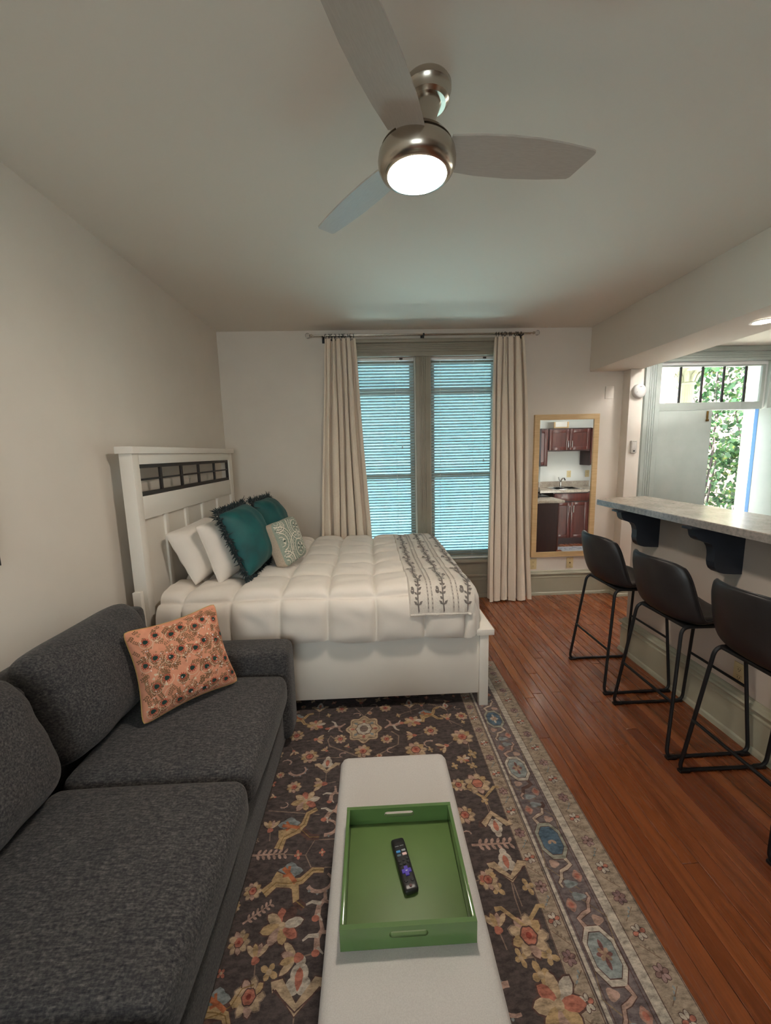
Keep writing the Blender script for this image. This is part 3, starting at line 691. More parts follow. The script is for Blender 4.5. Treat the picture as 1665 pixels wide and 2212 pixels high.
# ------------------------------------------------------------------ throw
def tsurf(s, t, off=.0):
    p_, n_ = comf(s, t, .038+off, .25); return p_, n_
T0, T1 = CY0-.157-.030, 3.735; A0, A1 = .212, .585
def tx(u): return A0+(A1-A0)*u
def throw_fn(lay):
    def fn(u, v):
        t = T1+(T0+.012*lay-T1)*v; p_, n_ = comf(tx(u)+.004*math.sin(9*v+lay), t, .010+.012*(2-lay) + .0015*math.sin(30*u+8*v), .25)
        return p_
    return fn
th_ = MB(); uu = list(np.linspace(0, 1, 40)); vv = list(np.linspace(0, 1, 150))
for lay in (0, 1, 2):
    fa = throw_fn(lay); th_.grid(fa, uu, vv)
f0, f2 = throw_fn(0), throw_fn(2)
th_.grid(lambda u, v: f0(0, v)*(1-u)+f2(0, v)*u + np.array([-.006*math.sin(PI*u), 0, 0]), [0, .25, .5, .75, 1], vv); th_.grid(lambda u, v: f0(1, v)*(1-u)+f2(1, v)*u+np.array([.006*math.sin(PI*u), 0, 0]), [0, .25, .5, .75, 1], vv)
th_.grid(lambda u, v: f0(u, 1)*(1-v)+f2(u, 1)*v+np.array([0, -.002, -.007*math.sin(PI*v)]), uu, [0, .25, .5, .75, 1])
M['throw'] = mat('ivory_woven_throw', (222, 214, 203), .9, var=(200, (208, 200, 190)), bmp=(420, .3, .002), sheen=.2)
throw = tag(th_.build('throw_blanket', M['throw'], smooth=180), 'folded ivory throw with grey vine stripes across the foot of the bed', 'blanket')
def thsurf(u, v):
    t = T1+(T0-T1)*v; return comf(tx(u)+.004*math.sin(9*v), t, .034+.0015*math.sin(30*u+8*v), .25)
P = Pat(thsurf, .0030); GR = (122, 115, 110); GL = (190, 182, 172); LEN = T1-T0; WID = A1-A0
for u0 in (.13, .52, .90):
    n = 60; pts = [(u0+.018*math.sin(v*38), v) for v in np.linspace(.01, .985, n)]
    P.stroke(pts, .020, GR)
    for k in range(70):
        v = .015+.965*k/70; ux = u0+.018*math.sin(v*38)
        for sd_ in ((-1, 1) if k % 2 else (1 if k % 4 else -1,)):
            L_, w_ = .026+.006*math.sin(k*2.3), .013; du, dv_ = sd_*L_*.80/WID, -L_*.60/LEN
            c1 = (ux+du, v+dv_); mx_ = (ux+du*.55, v+dv_*.55); wx, wv = .60*w_/2/WID, sd_*.80*w_/2/LEN
            P.poly([(ux, v), (mx_[0]+wx, mx_[1]+wv), c1, (mx_[0]-wx, mx_[1]-wv)], GR)
        if k % 7 == 3:
            sd_ = 1 if k % 2 else -1
            P.stroke([(ux+sd_*(.085+.026*math.cos(a_)), v+.0065*math.sin(a_)) for a_ in np.linspace(0, 5.4, 10)], .010, GR)
for ua in (.27, .335, .66, .735):
    P.stroke([(ua, v) for v in np.linspace(.005, .985, 50)], .026, GL)
    for k in range(90):
        v = .01+.97*k/90; P.poly([(ua-.004, v), (ua+.004, v), (ua+.004, v+.005), (ua-.004, v+.005)], (120, 112, 106), 1)
P.m.build('woven_pattern', M['cloth_print'], throw, colors=True, fix=False)
MB().tube([f0(u, 1)*.6+f2(u, 1)*.4+np.array([0, -.004, -.002]) for u in np.linspace(-.004, 1.004, 40)], .010, 8).build('rolled_hem', M['throw'], throw, smooth=60)

# ------------------------------------------------------------------ pillows
def pillow_surf(c, thick, pinch=.10, nrm=1, p=2.4, lean=0, sag=0, wr=.0, seed=0, corner=.10, pw=.55, back=1.0):
    # c: bottom-left, bottom-right, top-right, top-left corners seen from the face side
    C_ = [np.array(q, float) for q in c]
    ax_u = (C_[1]+C_[2]-C_[0]-C_[3])/2; ax_v = (C_[2]+C_[3]-C_[0]-C_[1])/2
    N = np.cross(ax_u, ax_v); N /= np.linalg.norm(N)
    def raw(u, v, side):
        cq = 1-corner*(u*u*v*v)**3
        u0_, v0_ = u, v; u, v = u*cq, v*cq
        uu_, vv_ = (u+1)/2, (v+1)/2
        P_ = C_[0]*(1-uu_)*(1-vv_)+C_[1]*uu_*(1-vv_)+C_[2]*uu_*vv_+C_[3]*(1-uu_)*vv_
        P_ = P_-ax_u*(pinch*u*(1-v*v)*abs(u)**3*.5)-ax_v*(pinch*v*(1-u*u)*abs(v)**3*.5)
        h = (max(0, 1-abs(u0_)**p)**pw)*(max(0, 1-abs(v0_)**p)**pw)
        h *= 1-sag*v
        g_ = thick/2*h*(1+(1-back)*.5 if side > 0 else -back)
        if wr: g_ += side*wr*h*(math.sin(9*u+4*v+seed)*math.sin(5*v-3*u+seed*2)+.6*math.sin(14*u*v+seed))
        return P_+N*g_
    def surf(a, c2, side=1):
        u, v = a*2-1, c2*2-1; u = min(max(u, -1), 1); v = min(max(v, -1), 1); e = .01
        p0 = raw(u, v, side); d1_ = raw(min(u+e, 1), v, side)-raw(max(u-e, -1), v, side); d2_ = raw(u, min(v+e, 1), side)-raw(u, max(v-e, -1), side)
        n_ = np.cross(d1_, d2_); l = np.linalg.norm(n_); n_ = n_/l if l > 1e-12 else N; n_ = n_*(1 if np.dot(n_, N)*side > 0 else -1)
        return p0, n_
    return raw, surf
def pillow(name, label, corners, thick, mt, grp=None, pinch=.10, n=26, p=2.4, seam_mat=None, seam_r=.0025, sag=0, wr=0, seed=0, parent=None, cat='pillow', corner=.10, pw=.55, back=1.0):
    raw, surf = pillow_surf(corners, thick, pinch, p=p, sag=sag, wr=wr, seed=seed, corner=corner, pw=pw, back=back)
    base = np.mean([corners[0], corners[1]], 0)
    root = parent or empty(name, tuple(base), label=label, cat=cat, group=grp)
    ks = list(np.sign(np.linspace(-1, 1, n+1))*(1-(1-np.abs(np.linspace(-1, 1, n+1)))**1.7)); b_ = MB()
    if parent: base = np.zeros(3)
    b_.grid(lambda u, v: raw(u, v, 1)-base, ks, ks); b_.grid(lambda u, v: raw(u, v, -1)-base, ks, ks, flip=True)
    o = b_.build('cover', M[mt] if isinstance(mt, str) else mt, root, smooth=180, weld=.0004)
    if parent: o.name = name
    ed = [(-1+2*k/20, -1) for k in range(20)]+[(1, -1+2*k/20) for k in range(20)]+[(1-2*k/20, 1) for k in range(20)]+[(-1, 1-2*k/20) for k in range(20)]
    path = [raw(u, v, 1)-base for u, v in ed]
    if seam_mat: MB().tube(path, seam_r, 6, True).build('piping', M[seam_mat], root, smooth=60)
    def s2(a, c): q, n_ = surf(a, c); return q-base, n_
    return root, s2, path
pillow('bed_pillow', 'plump white pillow leaning against the headboard near its near post', [(-1.085, 2.42, .775), (-1.075, 3.02, .78), (-1.225, 3.00, 1.12), (-1.245, 2.43, 1.105)], .23, 'pillow_linen', 'white bed pillows', .05, p=2.8, corner=.035, pw=.55, back=.35, wr=.008, seed=1, seam_mat='pillow_linen', seam_r=.002)
pillow('bed_pillow', 'white pillow leaning on the headboard on the window side', [(-1.075, 3.14, .78), (-1.075, 3.72, .78), (-1.225, 3.70, 1.15), (-1.225, 3.13, 1.15)], .21, 'pillow_linen', 'white bed pillows', .05, p=2.8, corner=.035, pw=.55, back=.35, wr=.008, seed=4, seam_mat='pillow_linen', seam_r=.002)
pillow('bed_pillow', 'white pillow standing between another white pillow and a teal cushion', [(-.945, 2.43, .768), (-.90, 3.02, .78), (-1.03, 3.00, 1.15), (-1.065, 2.44, 1.145)], .21, 'pillow_linen', 'white bed pillows', .05, p=2.8, corner=.035, pw=.55, back=.35, wr=.008, seed=2, seam_mat='pillow_linen', seam_r=.002)
def fringe(root, path, seed, L=.046, out=None):
    r = np.random.RandomState(seed); b_ = MB(); n = len(path); cen = np.mean(path, 0)
    for k in range(1000):
        f = r.uniform(0, n); i = int(f) % n; t = f-int(f); p_ = path[i]*(1-t)+path[(i+1) % n]*t
        d = p_-cen; d /= np.linalg.norm(d); d = d+r.normal(0, .45, 3)+np.array([0, 0, -.15]); d /= np.linalg.norm(d)
        l = L*r.uniform(.6, 1.2)*(1.25 if min(i % 20, 20-i % 20) < 2 else 1); q = p_+d*l*.5+r.normal(0, .003, 3); e = p_+d*l+np.array([0, 0, -.010])*r.uniform(0, 1)
        b_.tube([p_, q, e], [.0036, .0034, .0010], 4)
    o = b_.build('fringe', M['teal_fringe'], root, smooth=60, fix=False); o['kind'] = 'stuff'; return o
r1, _, pa = pillow('teal_cushion', 'large teal velvet cushion with dark fringe beside the patterned pillow', [(-.775, 2.46, .80), (-.765, 2.96, .80), (-.930, 2.97, 1.215), (-.945, 2.49, 1.205)], .235, 'teal', 'teal velvet cushions', .03, p=2.8, corner=.03, back=.5, wr=.006, seed=3)
fringe(r1, pa, 1)
r1, _, pa = pillow('teal_cushion', 'teal velvet cushion with dark fringe against the window-side pillow', [(-.755, 3.06, .80), (-.755, 3.56, .80), (-.90, 3.55, 1.20), (-.90, 3.07, 1.21)], .215, 'teal', 'teal velvet cushions', .03, p=2.8, corner=.03, back=.5, wr=.006, seed=6)
fringe(r1, pa, 2)
# mandala cushion with a plain gusset
mc = [(-.585, 2.70, .790), (-.500, 3.03, .800), (-.590, 3.04, 1.110), (-.690, 2.715, 1.100)]
M['gusset'] = mat('beige_linen', (196, 180, 160), .9, var=(120, (184, 168, 149)), bmp=(500, .2, .001))
raw, surf = pillow_surf(mc, .085, .05, p=4)
base = np.mean(mc[:2], 0); md = empty('patterned_pillow', tuple(base), label='small cream and sage medallion print pillow leaning on a teal cushion', cat='pillow')
ks = list(np.linspace(-1, 1, 25)); Nn = np.cross(np.array(mc[1])-mc[0], np.array(mc[3])-mc[0]); Nn /= np.linalg.norm(Nn); dep = .075
b = MB(); b.grid(lambda u, v: raw(u, v, 1)-base, ks, ks)
M['mandala_base'] = mat('sage_print_ground', (150, 160, 146), .9, var=(90, (140, 151, 138)), bmp=(500, .15, .001))
b.build('front_panel', M['mandala_base'], md, smooth=180, fix=False)
ed = [(-1+2*k/20, -1) for k in range(20)]+[(1, -1+2*k/20) for k in range(20)]+[(1-2*k/20, 1) for k in range(20)]+[(-1, 1-2*k/20) for k in range(20)]
b = MB(); rim = [raw(u, v, 1)-base for u, v in ed]; n = len(rim)
rows = []
for j, (q, sc_) in enumerate(((0, 1), (.3, 1.01), (.7, 1.0), (1, .96))): rows.append([(p_-np.mean(rim, 0))*sc_+np.mean(rim, 0)-Nn*dep*q for p_ in rim])
vs_ = [p_ for r_ in rows for p_ in r_]; fs = [(j*n+i, j*n+(i+1) % n, (j+1)*n+(i+1) % n, (j+1)*n+i) for j in range(3) for i in range(n)]
b.add(vs_, fs); b.grid(lambda u, v: raw(u*.96, v*.96, -1)-base-Nn*(dep*.85), ks, ks, flip=True)
b.build('gusset', M['gusset'], md, smooth=180, weld=.0004)
def msurf(a, c): q, n_ = surf(a, c); return q-base, n_
P = Pat(msurf, .0012); CRM = (226, 218, 202); SG = (110, 128, 114); DK = (52, 66, 58)
def ring(cx_, cy_, r, wd, col, lay=0, n=26, a0=0, a1=2*PI, ry=1):
    pts = [(cx_+r*math.cos(a), cy_+r*ry*math.sin(a)) for a in np.linspace(a0, a1, n)]
    segs = []
    for i in range(n-1):
        q = [pts[i], pts[i+1]]
        if all(.015 < z < .985 for p_ in q for z in p_): P.stroke(q, wd, col, lay)
def dots(cx_, cy_, r, n, sz, col, lay=1, ry=1):
    for k in range(n):
        a = 2*PI*k/n; x_, y_ = cx_+r*math.cos(a), cy_+r*ry*math.sin(a)
        if .02 < x_ < .98 and .02 < y_ < .98: P.blob(x_, y_, sz, sz, col, lay, n=6)
for cx_, cy_, r, ry in ((.05, .55, .34, 1), (.62, .28, .36, 1), (.72, .75, .30, 1), (.12, .98, .22, 1), (.02, .08, .26, 1), (1.0, .5, .30, 1.2)):
    ring(cx_, cy_, r, .022, CRM, 0, ry=ry); ring(cx_, cy_, r*.80, .012, CRM, 0, ry=ry); ring(cx_, cy_, r*.55, .02, CRM, 0, ry=ry); ring(cx_, cy_, r*.30, .012, CRM, 0, ry=ry)
    dots(cx_, cy_, r*.90, 30, .008, DK, ry=ry); dots(cx_, cy_, r*.67, 20, .010, CRM, ry=ry); dots(cx_, cy_, r*.43, 14, .010, SG, ry=ry)
    for k in range(10):
        a = 2*PI*k/10; x_, y_ = cx_+r*.12*math.cos(a), cy_+r*.12*math.sin(a)
        if .06 < x_ < .94 and .06 < y_ < .94 and .1 < x_+r*.2*math.cos(a) < .9 and .1 < y_+r*.2*math.sin(a) < .9: P.petal(x_, y_, r*.2, r*.09, a, CRM if k % 2 else DK, 1)
for k in range(420):
    x_, y_ = rng.uniform(.03, .97, 2); P.blob(x_, y_, .006, .006, CRM if k % 3 else DK, .5, n=5)
P.m.build('medallion_print', M['cloth_print'], md, colors=True, fix=False)

# ------------------------------------------------------------------ sofa
sofa = empty('sofa', (-.95, 1.0, 0), label='charcoal grey upholstered sofa with loose back cushions along the wall', cat='sofa')
def sp(bb, name, sm=180, mt='sofa', **k): o = bb.build(name, M[mt], sofa, smooth=sm, **k); o.matrix_parent_inverse = Matrix.Translation((.95, -1.0, 0)); return o
W3 = dict(weld=.0005)
sp(MB().soft(-1.40, -.492, -.13, 2.12, .03, .295, .02, 8), 'base', **W3)
sp(MB().soft(-1.385, -.448, 1.952, 2.128, .05, .568, .045, 12, crown=.006, crown_side=.004), 'arm', **W3)
sp(MB().soft(-1.385, -.448, -.14, .045, .05, .568, .045, 12, crown=.006), 'arm', **W3)
sp(MB().soft(-1.405, -1.20, -.10, 2.10, .20, .80, .05, 10), 'back', **W3)
for ya, yb in ((1.288, 1.948), (.675, 1.283), (.05, .670)):
    o = sp(MB().soft(-1.12, -.452, ya, yb, .292, .455, .050, 16, crown=.020, crown_side=.010), 'seat_cushion', **W3)
for ya, yb, sd_ in ((1.305, 1.965, 1), (.66, 1.300, 2), (.03, .655, 3)):
    raw, _ = pillow_surf([(-1.125, ya, .455), (-1.125, yb, .455), (-1.245, yb-.01, .875), (-1.245, ya+.02, .885)], .30, .02, p=3.6, sag=.10, wr=.006, seed=sd_, corner=.10, pw=.5)
    ks = list(np.sign(np.linspace(-1, 1, 29))*(1-(1-np.abs(np.linspace(-1, 1, 29)))**1.7)); b = MB()
    b.grid(lambda u, v: raw(u, v, 1), ks, ks); b.grid(lambda u, v: raw(u, v, -1), ks, ks, flip=True)
    sp(b, 'back_cushion', weld=.0004)
for xx in (-1.33, -.55):
    for yy in (-.05, 2.03): sp(MB().lathe([(0, .0102), (.022, .0102), (.028, .035), (0, .035)], 12, (xx, yy, 0)), 'foot', 40, 'black_metal')

# floral pillow
fc = [(-.955, 1.525, .475), (-.655, 1.838, .475), (-.775, 1.928, .855), (-1.065, 1.640, .842)]
M['peach'] = mat('peach_cotton', (222, 154, 124), .9, var=(40, (212, 144, 115)), bmp=(600, .15, .001))
M['gold_cord'] = mat('gold_cord', (196, 160, 96), .7, bmp=(300, .2, .001))
fp, fsurf, _ = pillow('floral_pillow', 'peach floral pillow with gold piping and beads in the sofa corner', fc, .15, 'peach', None, .13, 30, p=2.4, corner=.06, seam_mat='gold_cord', seam_r=.0028, wr=.003, seed=5)
P = Pat(fsurf, .0011); BRN = (128, 96, 70); GRN = (38, 62, 56); RED = (178, 84, 66); CR2 = (222, 198, 170); TAN = (176, 128, 98)
r = np.random.RandomState(4)
for k in range(400):
    x_, y_ = r.uniform(.05, .95, 2); a = r.uniform(0, 2*PI); q = r.uniform(.7, 1.2)
    kind = k % 5
    if kind < 3:
        for j in range(4):
            xx, yy = x_+.019*j*math.cos(a), y_+.019*j*math.sin(a)
            if .03 < xx < .97 and .03 < yy < .97:
                for sg in (-1, 1):
                    P.petal(xx, yy, .026*q, .012*q, a+sg*.9, BRN if kind else (150, 112, 84), 0)
    elif kind == 3:
        for j in range(5): P.petal(x_, y_, .014*q, .011*q, a+j*2*PI/5, TAN, 0)
    else:
        for j in range(3): P.petal(x_, y_, .026*q, .010*q, a+(j-1)*.45, CR2, 0)
fl = []
for j in range(4):
    for i in range(4):
        for dx_, dy_ in ((0, 0), (.105, .045)):
            x_ = .10+i*.245+(.06 if j % 2 else 0)+dx_; y_ = .11+j*.235+dy_
            if x_ < .95 and y_ < .95: fl.append((x_, y_))
for x_, y_ in fl:
    for j in range(11): P.petal(x_, y_, .034, .012, j*2*PI/11, RED, .5, .010)
    P.blob(x_, y_, .024, .023, GRN, 1, lobes=3, amp=.08)
    P.stroke([(x_+.050*math.cos(a)*(1+.05*a), y_-.010+.050*math.sin(a)*(1+.05*a)) for a in np.linspace(2.2, 6.6, 14)], .0045, CR2, 1)
for j in range(3):
    for i in range(3):
        x_, y_ = .20+i*.27, .20+j*.26
        P.stroke([(x_+.10*t, y_+.14*t+.022*math.sin(5*t)) for t in np.linspace(0, 1, 12)], .0042, CR2, 1)
P.m.build('floral_print', M['cloth_print'], fp, colors=True, fix=False)
M['bead'] = mat('pearl_bead', (240, 222, 214), .15, bmp=(60, .01, .0003))
b = MB()
for k in range(64):
    x_, y_ = r.uniform(.1, .9, 2); p_, n_ = fsurf(x_, y_); b.lathe([(0, -.003), (.0021, -.0021), (.003, 0), (.0021, .0021), (0, .003)], 8, tuple(p_+n_*.003))
o = b.build('beads', M['bead'], fp, smooth=60); o['kind'] = 'stuff'

# ------------------------------------------------------------------ rug
RX0, RX1, RY0, RY1, RZ = -1.02, .872, -.05, 2.765, .007
RC = (RX0+RX1)/2
rug = tag(MB().rbox(RX0, RX1, RY0, RY1, .0003, RZ, .003, 2).build('area_rug', mat('rug_grey_binding', (116, 112, 110), .95, var=(60, (100, 97, 96)), bmp=(300, .2, .001)), smooth=40), 'worn dark floral area rug with a grey-mauve medallion border under bench and bed', 'rug')
P = Pat(lambda a, c: (np.array([a, c, RZ]), np.array([0, 0, 1.])), .0006)
FLD = (84, 74, 72); BRD = (118, 106, 106); GUA = (164, 146, 128); NAV = (72, 74, 84); CRE = (186, 162, 134); YEL = (178, 150, 112); COR = (180, 114, 96); PBL = (136, 142, 142); PNK = (176, 146, 132); LIN_ = (138, 118, 104); BRO = (96, 72, 66); BLU = (84, 104, 120); WHT = (190, 178, 164)
def frame(a0, a1, col, lay):      # a rectangular band inset a0..a1 from the rug's edge
    x0_, x1_, y0_, y1_ = RX0+a0, RX1-a0, RY0+a0, RY1-a0; d = a1-a0
    for q in ([(x0_, y0_), (x1_, y0_), (x1_, y0_+d), (x0_, y0_+d)], [(x0_, y1_-d), (x1_, y1_-d), (x1_, y1_), (x0_, y1_)], [(x0_, y0_+d), (x0_+d, y0_+d), (x0_+d, y1_-d), (x0_, y1_-d)], [(x1_-d, y0_+d), (x1_, y0_+d), (x1_, y1_-d), (x1_-d, y1_-d)]): P.poly(q, col, lay)
bx_ = [RX1-PZ(x_, 1960, .007)[0] for x_ in (1381, 1367, 1313, 1298, 1217, 1203, 1166)]
NB, G0, G1, S0, S1_, I0, I1 = bx_
frame(.010, NB+.004, NAV, 0); frame(NB, G1-.006, GUA, 1); frame(G1-.012, S0, WHT, 1.2); frame(S0, S1_, BRD, 1.4); frame(S1_, S1_+.012, WHT, 1.6); frame(S1_+.018, I1, GUA, 1.5)
for a in (NB+.002, G1-.014, S0-.002, S0+.008, S1_-.008, S1_+.013, S1_+.020, I1-.003): frame(a, a+.0025, BRO, 2.2)
P.poly([(RX0+I1, RY0+I1), (RX1-I1, RY0+I1), (RX1-I1, RY1-I1), (RX0+I1, RY1-I1)], FLD, 1)
def flower(x_, y_, q, col, lay=3, n=6, c2=COR):
    for k in range(n): P.petal(x_, y_, .024*q, .017*q, 2*PI*k/n+.3, BRO, lay, .0012*q); 
    for k in range(n): P.petal(x_, y_, .0205*q, .0125*q, 2*PI*k/n+.3, (col if k % 3 else c2), lay+1, .003*q)
    P.blob(x_, y_, .0045*q, .0045*q, BRO, lay+2, n=8)
def along(side, d):               # walk the four borders: (position, inward offset) -> rug point
    pass
gm = (NB+G1-.008)/2; im = (S1_+.018+I1)/2; bmid = (S0+S1_)/2
cols_ = [WHT, (160, 132, 128), WHT, (140, 112, 112)]
def guard(a, xs, ys, col_k):
    pass
k = 0
for a in (gm, im):
    y = RY0+a+.03; k = 0
    while y < RY1-a:
        for sx in (0, 1):
            X = RX1-a if sx else RX0+a
            if k % 2 == 0: flower(X, y, 1.0 if a == gm else .92, cols_[(k//2) % 4], c2=(COR if k % 4 == 0 else (150, 118, 112)))
            else:
                d = (.020 if k % 4 == 1 else -.020); P.stroke([(X-.022, y-d), (X+.022, y+d)], .0025, (128, 104, 86), 3)
                for t in (-.5, 0, .5): P.petal(X+.022*t*2*.5, y+d*t, .013, .006, 1.2+t, PBL if k % 4 == 1 else LIN_, 3.5)
        y += .0515; k += 1
    x = RX0+a+.05; k = 0
    while x < RX1-a-.03:
        for Y in (RY1-a, RY0+a):
            if k % 2 == 0: flower(x, Y, 1.0, cols_[(k//2) % 4])
            else: P.stroke([(x-.02, Y-.02), (x+.02, Y+.02)], .0025, (128, 104, 86), 3)
        x += .0515; k += 1
def bm_motif(x_, y_, vert, k):
    def T(a, c): return (x_+a, y_+c) if vert else (x_+c, y_+a)
    oc = [(-.022, -.072), (.022, -.072), (.048, -.035), (.048, .035), (.022, .072), (-.022, .072), (-.048, .035), (-.048, -.035)]
    def O(s_, col, lay): P.poly([T(a*s_, c*s_) for a, c in oc], col, lay)
    O(1.10, BRO, 3.0); O(1.05, WHT if k % 2 else (150, 148, 134), 3.6); O(.84, BRO, 4.2); O(.80, BLU if k % 2 == 0 else (146, 152, 150), 4.8)
    for j in range(8):
        a = 2*PI*j/8; L = .040 if j % 4 == 2 else (.026 if j % 2 == 0 else .022); xx, yy = T(0, 0); P.petal(xx, yy, L, .013, a if vert else a+PI/2, (WHT, (128, 88, 84))[(k+j) % 2] if j % 2 == 0 else (170, 140, 118), 5.4+.1*(j % 2))
    # scrolling vine and blossoms between the lozenges
    for sg in (-1, 1):
        pts = [T(-sg*.020, sg*.075), T(-sg*.030, sg*.098), T(-sg*.006, sg*.112), T(sg*.016, sg*.120), T(sg*.026, sg*.145), T(sg*.040, sg*.160), T(sg*.036, sg*.176)]
        P.stroke(pts, .019, BRO, 3.0, .013); P.stroke(pts, .014, PNK if k % 2 else (188, 168, 150), 3.6, .008)
        a, c = T(sg*.030, sg*.092); P.blob(a, c, .018, .015, PNK, 3.2, 3, .15)
        a, c = T(-sg*.034, sg*.140); P.blob(a, c, .016, .020, (170, 130, 116), 3.2, 4, .12); P.blob(a, c, .009, .010, COR, 3.8)
        a, c = T(sg*.004, sg*.165); P.blob(a, c, .024, .013, PBL, 3.1, 3, .2)
        P.stroke([T(sg*.050, sg*.03), T(sg*.066, sg*.10), T(-sg*.02, sg*.185)], .0035, (140, 120, 96), 2.8)
yc = [2.121+.372*j for j in range(-6, 2)]
for j, y in enumerate(yc):
    if RY0+.15 < y < RY1-.25:
        for X in (RX1-bmid, RX0+bmid): bm_motif(X, y, True, j)
for j, x in enumerate(np.arange(RX0+.30, RX1-.25, .372)):
    for Y in (RY1-bmid, RY0+bmid): bm_motif(x, Y, False, j)
for X in (RX1-bmid, RX0+bmid):
    for Y in (RY1-bmid, RY0+bmid): flower(X, Y, 2.2, WHT, 3, 8)
# field motifs
def tr_(x_, y_, a, q): 
    ca, sa = math.cos(a), math.sin(a); return lambda u, v: (x_+(u*ca-v*sa)*q, y_+(u*sa+v*ca)*q)
def m_rosette(x_, y_, q=1, a=0, c=CRE, c2=COR):
    for k in range(9): P.petal(x_, y_, .050*q, .030*q, a+2*PI*k/9, (LIN_, BRO)[k % 2], 3)
    for k in range(9): P.petal(x_, y_, .046*q, .024*q, a+2*PI*k/9, (c, YEL, c, PNK)[k % 4], 3.6)
    P.blob(x_, y_, .021*q, .021*q, BRO, 4.2, 6, .08); P.blob(x_, y_, .018*q, .018*q, c2, 4.8, 6, .08); P.blob(x_, y_, .007*q, .007*q, (150, 70, 60), 5.2)
def m_star(x_, y_, q=1, a=0):
    for k in range(8):
        L = .062 if k % 4 == 0 else (.056 if k % 2 else .048); cc = [WHT, CRE, COR, CRE, YEL, PNK, YEL, COR][k]
        P.petal(x_, y_, (L+.004)*q, .034*q, a+k*PI/4+.2, BRO, 3); P.petal(x_, y_, L*q, .028*q, a+k*PI/4+.2, cc, 3.6+.05*k)
    P.blob(x_, y_, .010*q, .010*q, CRE, 5)
def m_palm(x_, y_, q=1, a=0):
    T = tr_(x_, y_, a, q)
    for wd_, cc, l in ((.028, BRO, 3), (.022, CRE, 3.6)):
        P.stroke([T(-.062, .020), T(-.045, .026), T(0, -.022), T(.045, .026), T(.062, .020)], wd_*q, cc, l)
    P.stroke([T(-.058, .016), T(0, -.026), T(.058, .016)], .0035*q, BRO, 4.2)
    for dx_, dy_, rr in ((0, .042, .022), (-.012, .020, .018), (.012, .020, .018), (0, .066, .012)): c_ = T(dx_, dy_); P.blob(*c_, rr*q, rr*q, WHT, 3.4)
    c_ = T(0, .010); P.petal(*c_, .045*q, .020*q, a+PI/2, COR, 4.4)
    P.stroke([T(0, -.03), T(.004, -.10)], .0035*q, LIN_, 2.6)
def m_lily(x_, y_, q=1, a=0):
    for k, (da, cc, L) in enumerate(((-.75, CRE, .056), (.75, CRE, .056), (-.25, PNK, .046), (.25, YEL, .046))):
        P.petal(x_, y_, (L+.004)*q, .024*q, a+da, BRO, 3); P.petal(x_, y_, L*q, .019*q, a+da, cc, 3.6)
    P.blob(x_-.006*q*math.cos(a), y_-.006*q*math.sin(a), .014*q, .012*q, COR, 4.2, 3, .1)
    P.stroke([(x_, y_), (x_-.06*q*math.cos(a+.15), y_-.06*q*math.sin(a+.15))], .004*q, LIN_, 2.6)
def m_scroll(x_, y_, q=1, a=0):
    T = tr_(x_, y_, a, q)
    for pts in ([T(-.070, -.045), T(-.050, -.010), T(-.010, -.002), T(.020, .014), T(.040, .050), T(.072, .058)], [T(-.065, .006), T(-.020, .002), T(.010, -.006), T(.030, -.040), T(.060, -.050)]):
        P.stroke(pts, .034*q, BRO, 3, .020*q); P.stroke(pts, .028*q, YEL, 3.6, .015*q); P.stroke(pts, .003*q, (140, 112, 70), 4.1)
    c_ = T(-.026, .030); P.blob(*c_, .034*q, .024*q, PBL, 3.2, 4, .18)
    P.stroke([T(-.050, .034), T(-.020, .020), T(.006, .004)], .012*q, (180, 108, 74), 4.4); P.stroke([T(-.034, .044), T(-.026, .020)], .008*q, (180, 108, 74), 4.4); P.stroke([T(-.040, .012), T(-.022, .020)], .008*q, (180, 108, 74), 4.4)
def m_branch(x_, y_, q=1, a=0, cc=PNK):
    T = tr_(x_, y_, a, q); P.stroke([T(-.07, 0), T(.07, .0)], .010*q, cc, 3, .005*q)
    for k in range(-2, 4):
        for sg in (-1, 1): c_ = T(.022*k, 0); P.petal(*c_, .026*q, .012*q, a+sg*1.0, cc, 3.4)
def m_cross(x_, y_, q=1, a=0, cc=YEL):
    for k in range(4): P.petal(x_, y_, (.034 if k % 2 else .026)*q, .020*q, a+k*PI/2+.3, cc, 3.2)
    P.blob(x_, y_, .009*q, .009*q, CRE, 4)
def m_bird(x_, y_, q=1, a=0):
    T = tr_(x_, y_, a, q)
    for pts, w_, cc in (([T(-.04, -.012), T(-.01, .004), T(.02, .0), T(.045, .022)], .022, PNK), ([T(.0, .002), T(-.012, .034), T(-.030, .046)], .014, WHT), ([T(.012, 0), T(.018, -.028), T(.034, -.042)], .013, PNK), ([T(-.03, -.008), T(-.040, -.034)], .010, WHT)):
        P.stroke(pts, w_*q, cc, 3.4, w_*.45*q)
    c_ = T(-.046, -.010); P.blob(*c_, .013*q, .010*q, COR, 4)
def m_hook(x_, y_, q=1, a=0, cc=PNK):
    P.stroke([(x_+.045*q*math.cos(t+a), y_+.034*q*math.sin(t+a)) for t in np.linspace(0, 3.6, 12)], .016*q, cc, 3.2, .008*q)
    for t in np.linspace(.4, 3.0, 5): P.petal(x_+.045*q*math.cos(t+a), y_+.034*q*math.sin(t+a), .012*q, .009*q, t+a, PBL, 3)
def m_v(x_, y_, q=1, a=0):
    T = tr_(x_, y_, a, q); P.stroke([T(-.075, .022), T(-.055, .024), T(0, -.028)], .014*q, YEL, 3.2, .010*q); P.stroke([T(.075, .022), T(.055, .024), T(0, -.028)], .014*q, YEL, 3.2, .010*q)
def vine(px_, w_=.0045):
    P.stroke([tuple(PZ(a, c, RZ)[:2]) for a, c in px_], w_, LIN_, 2.6)
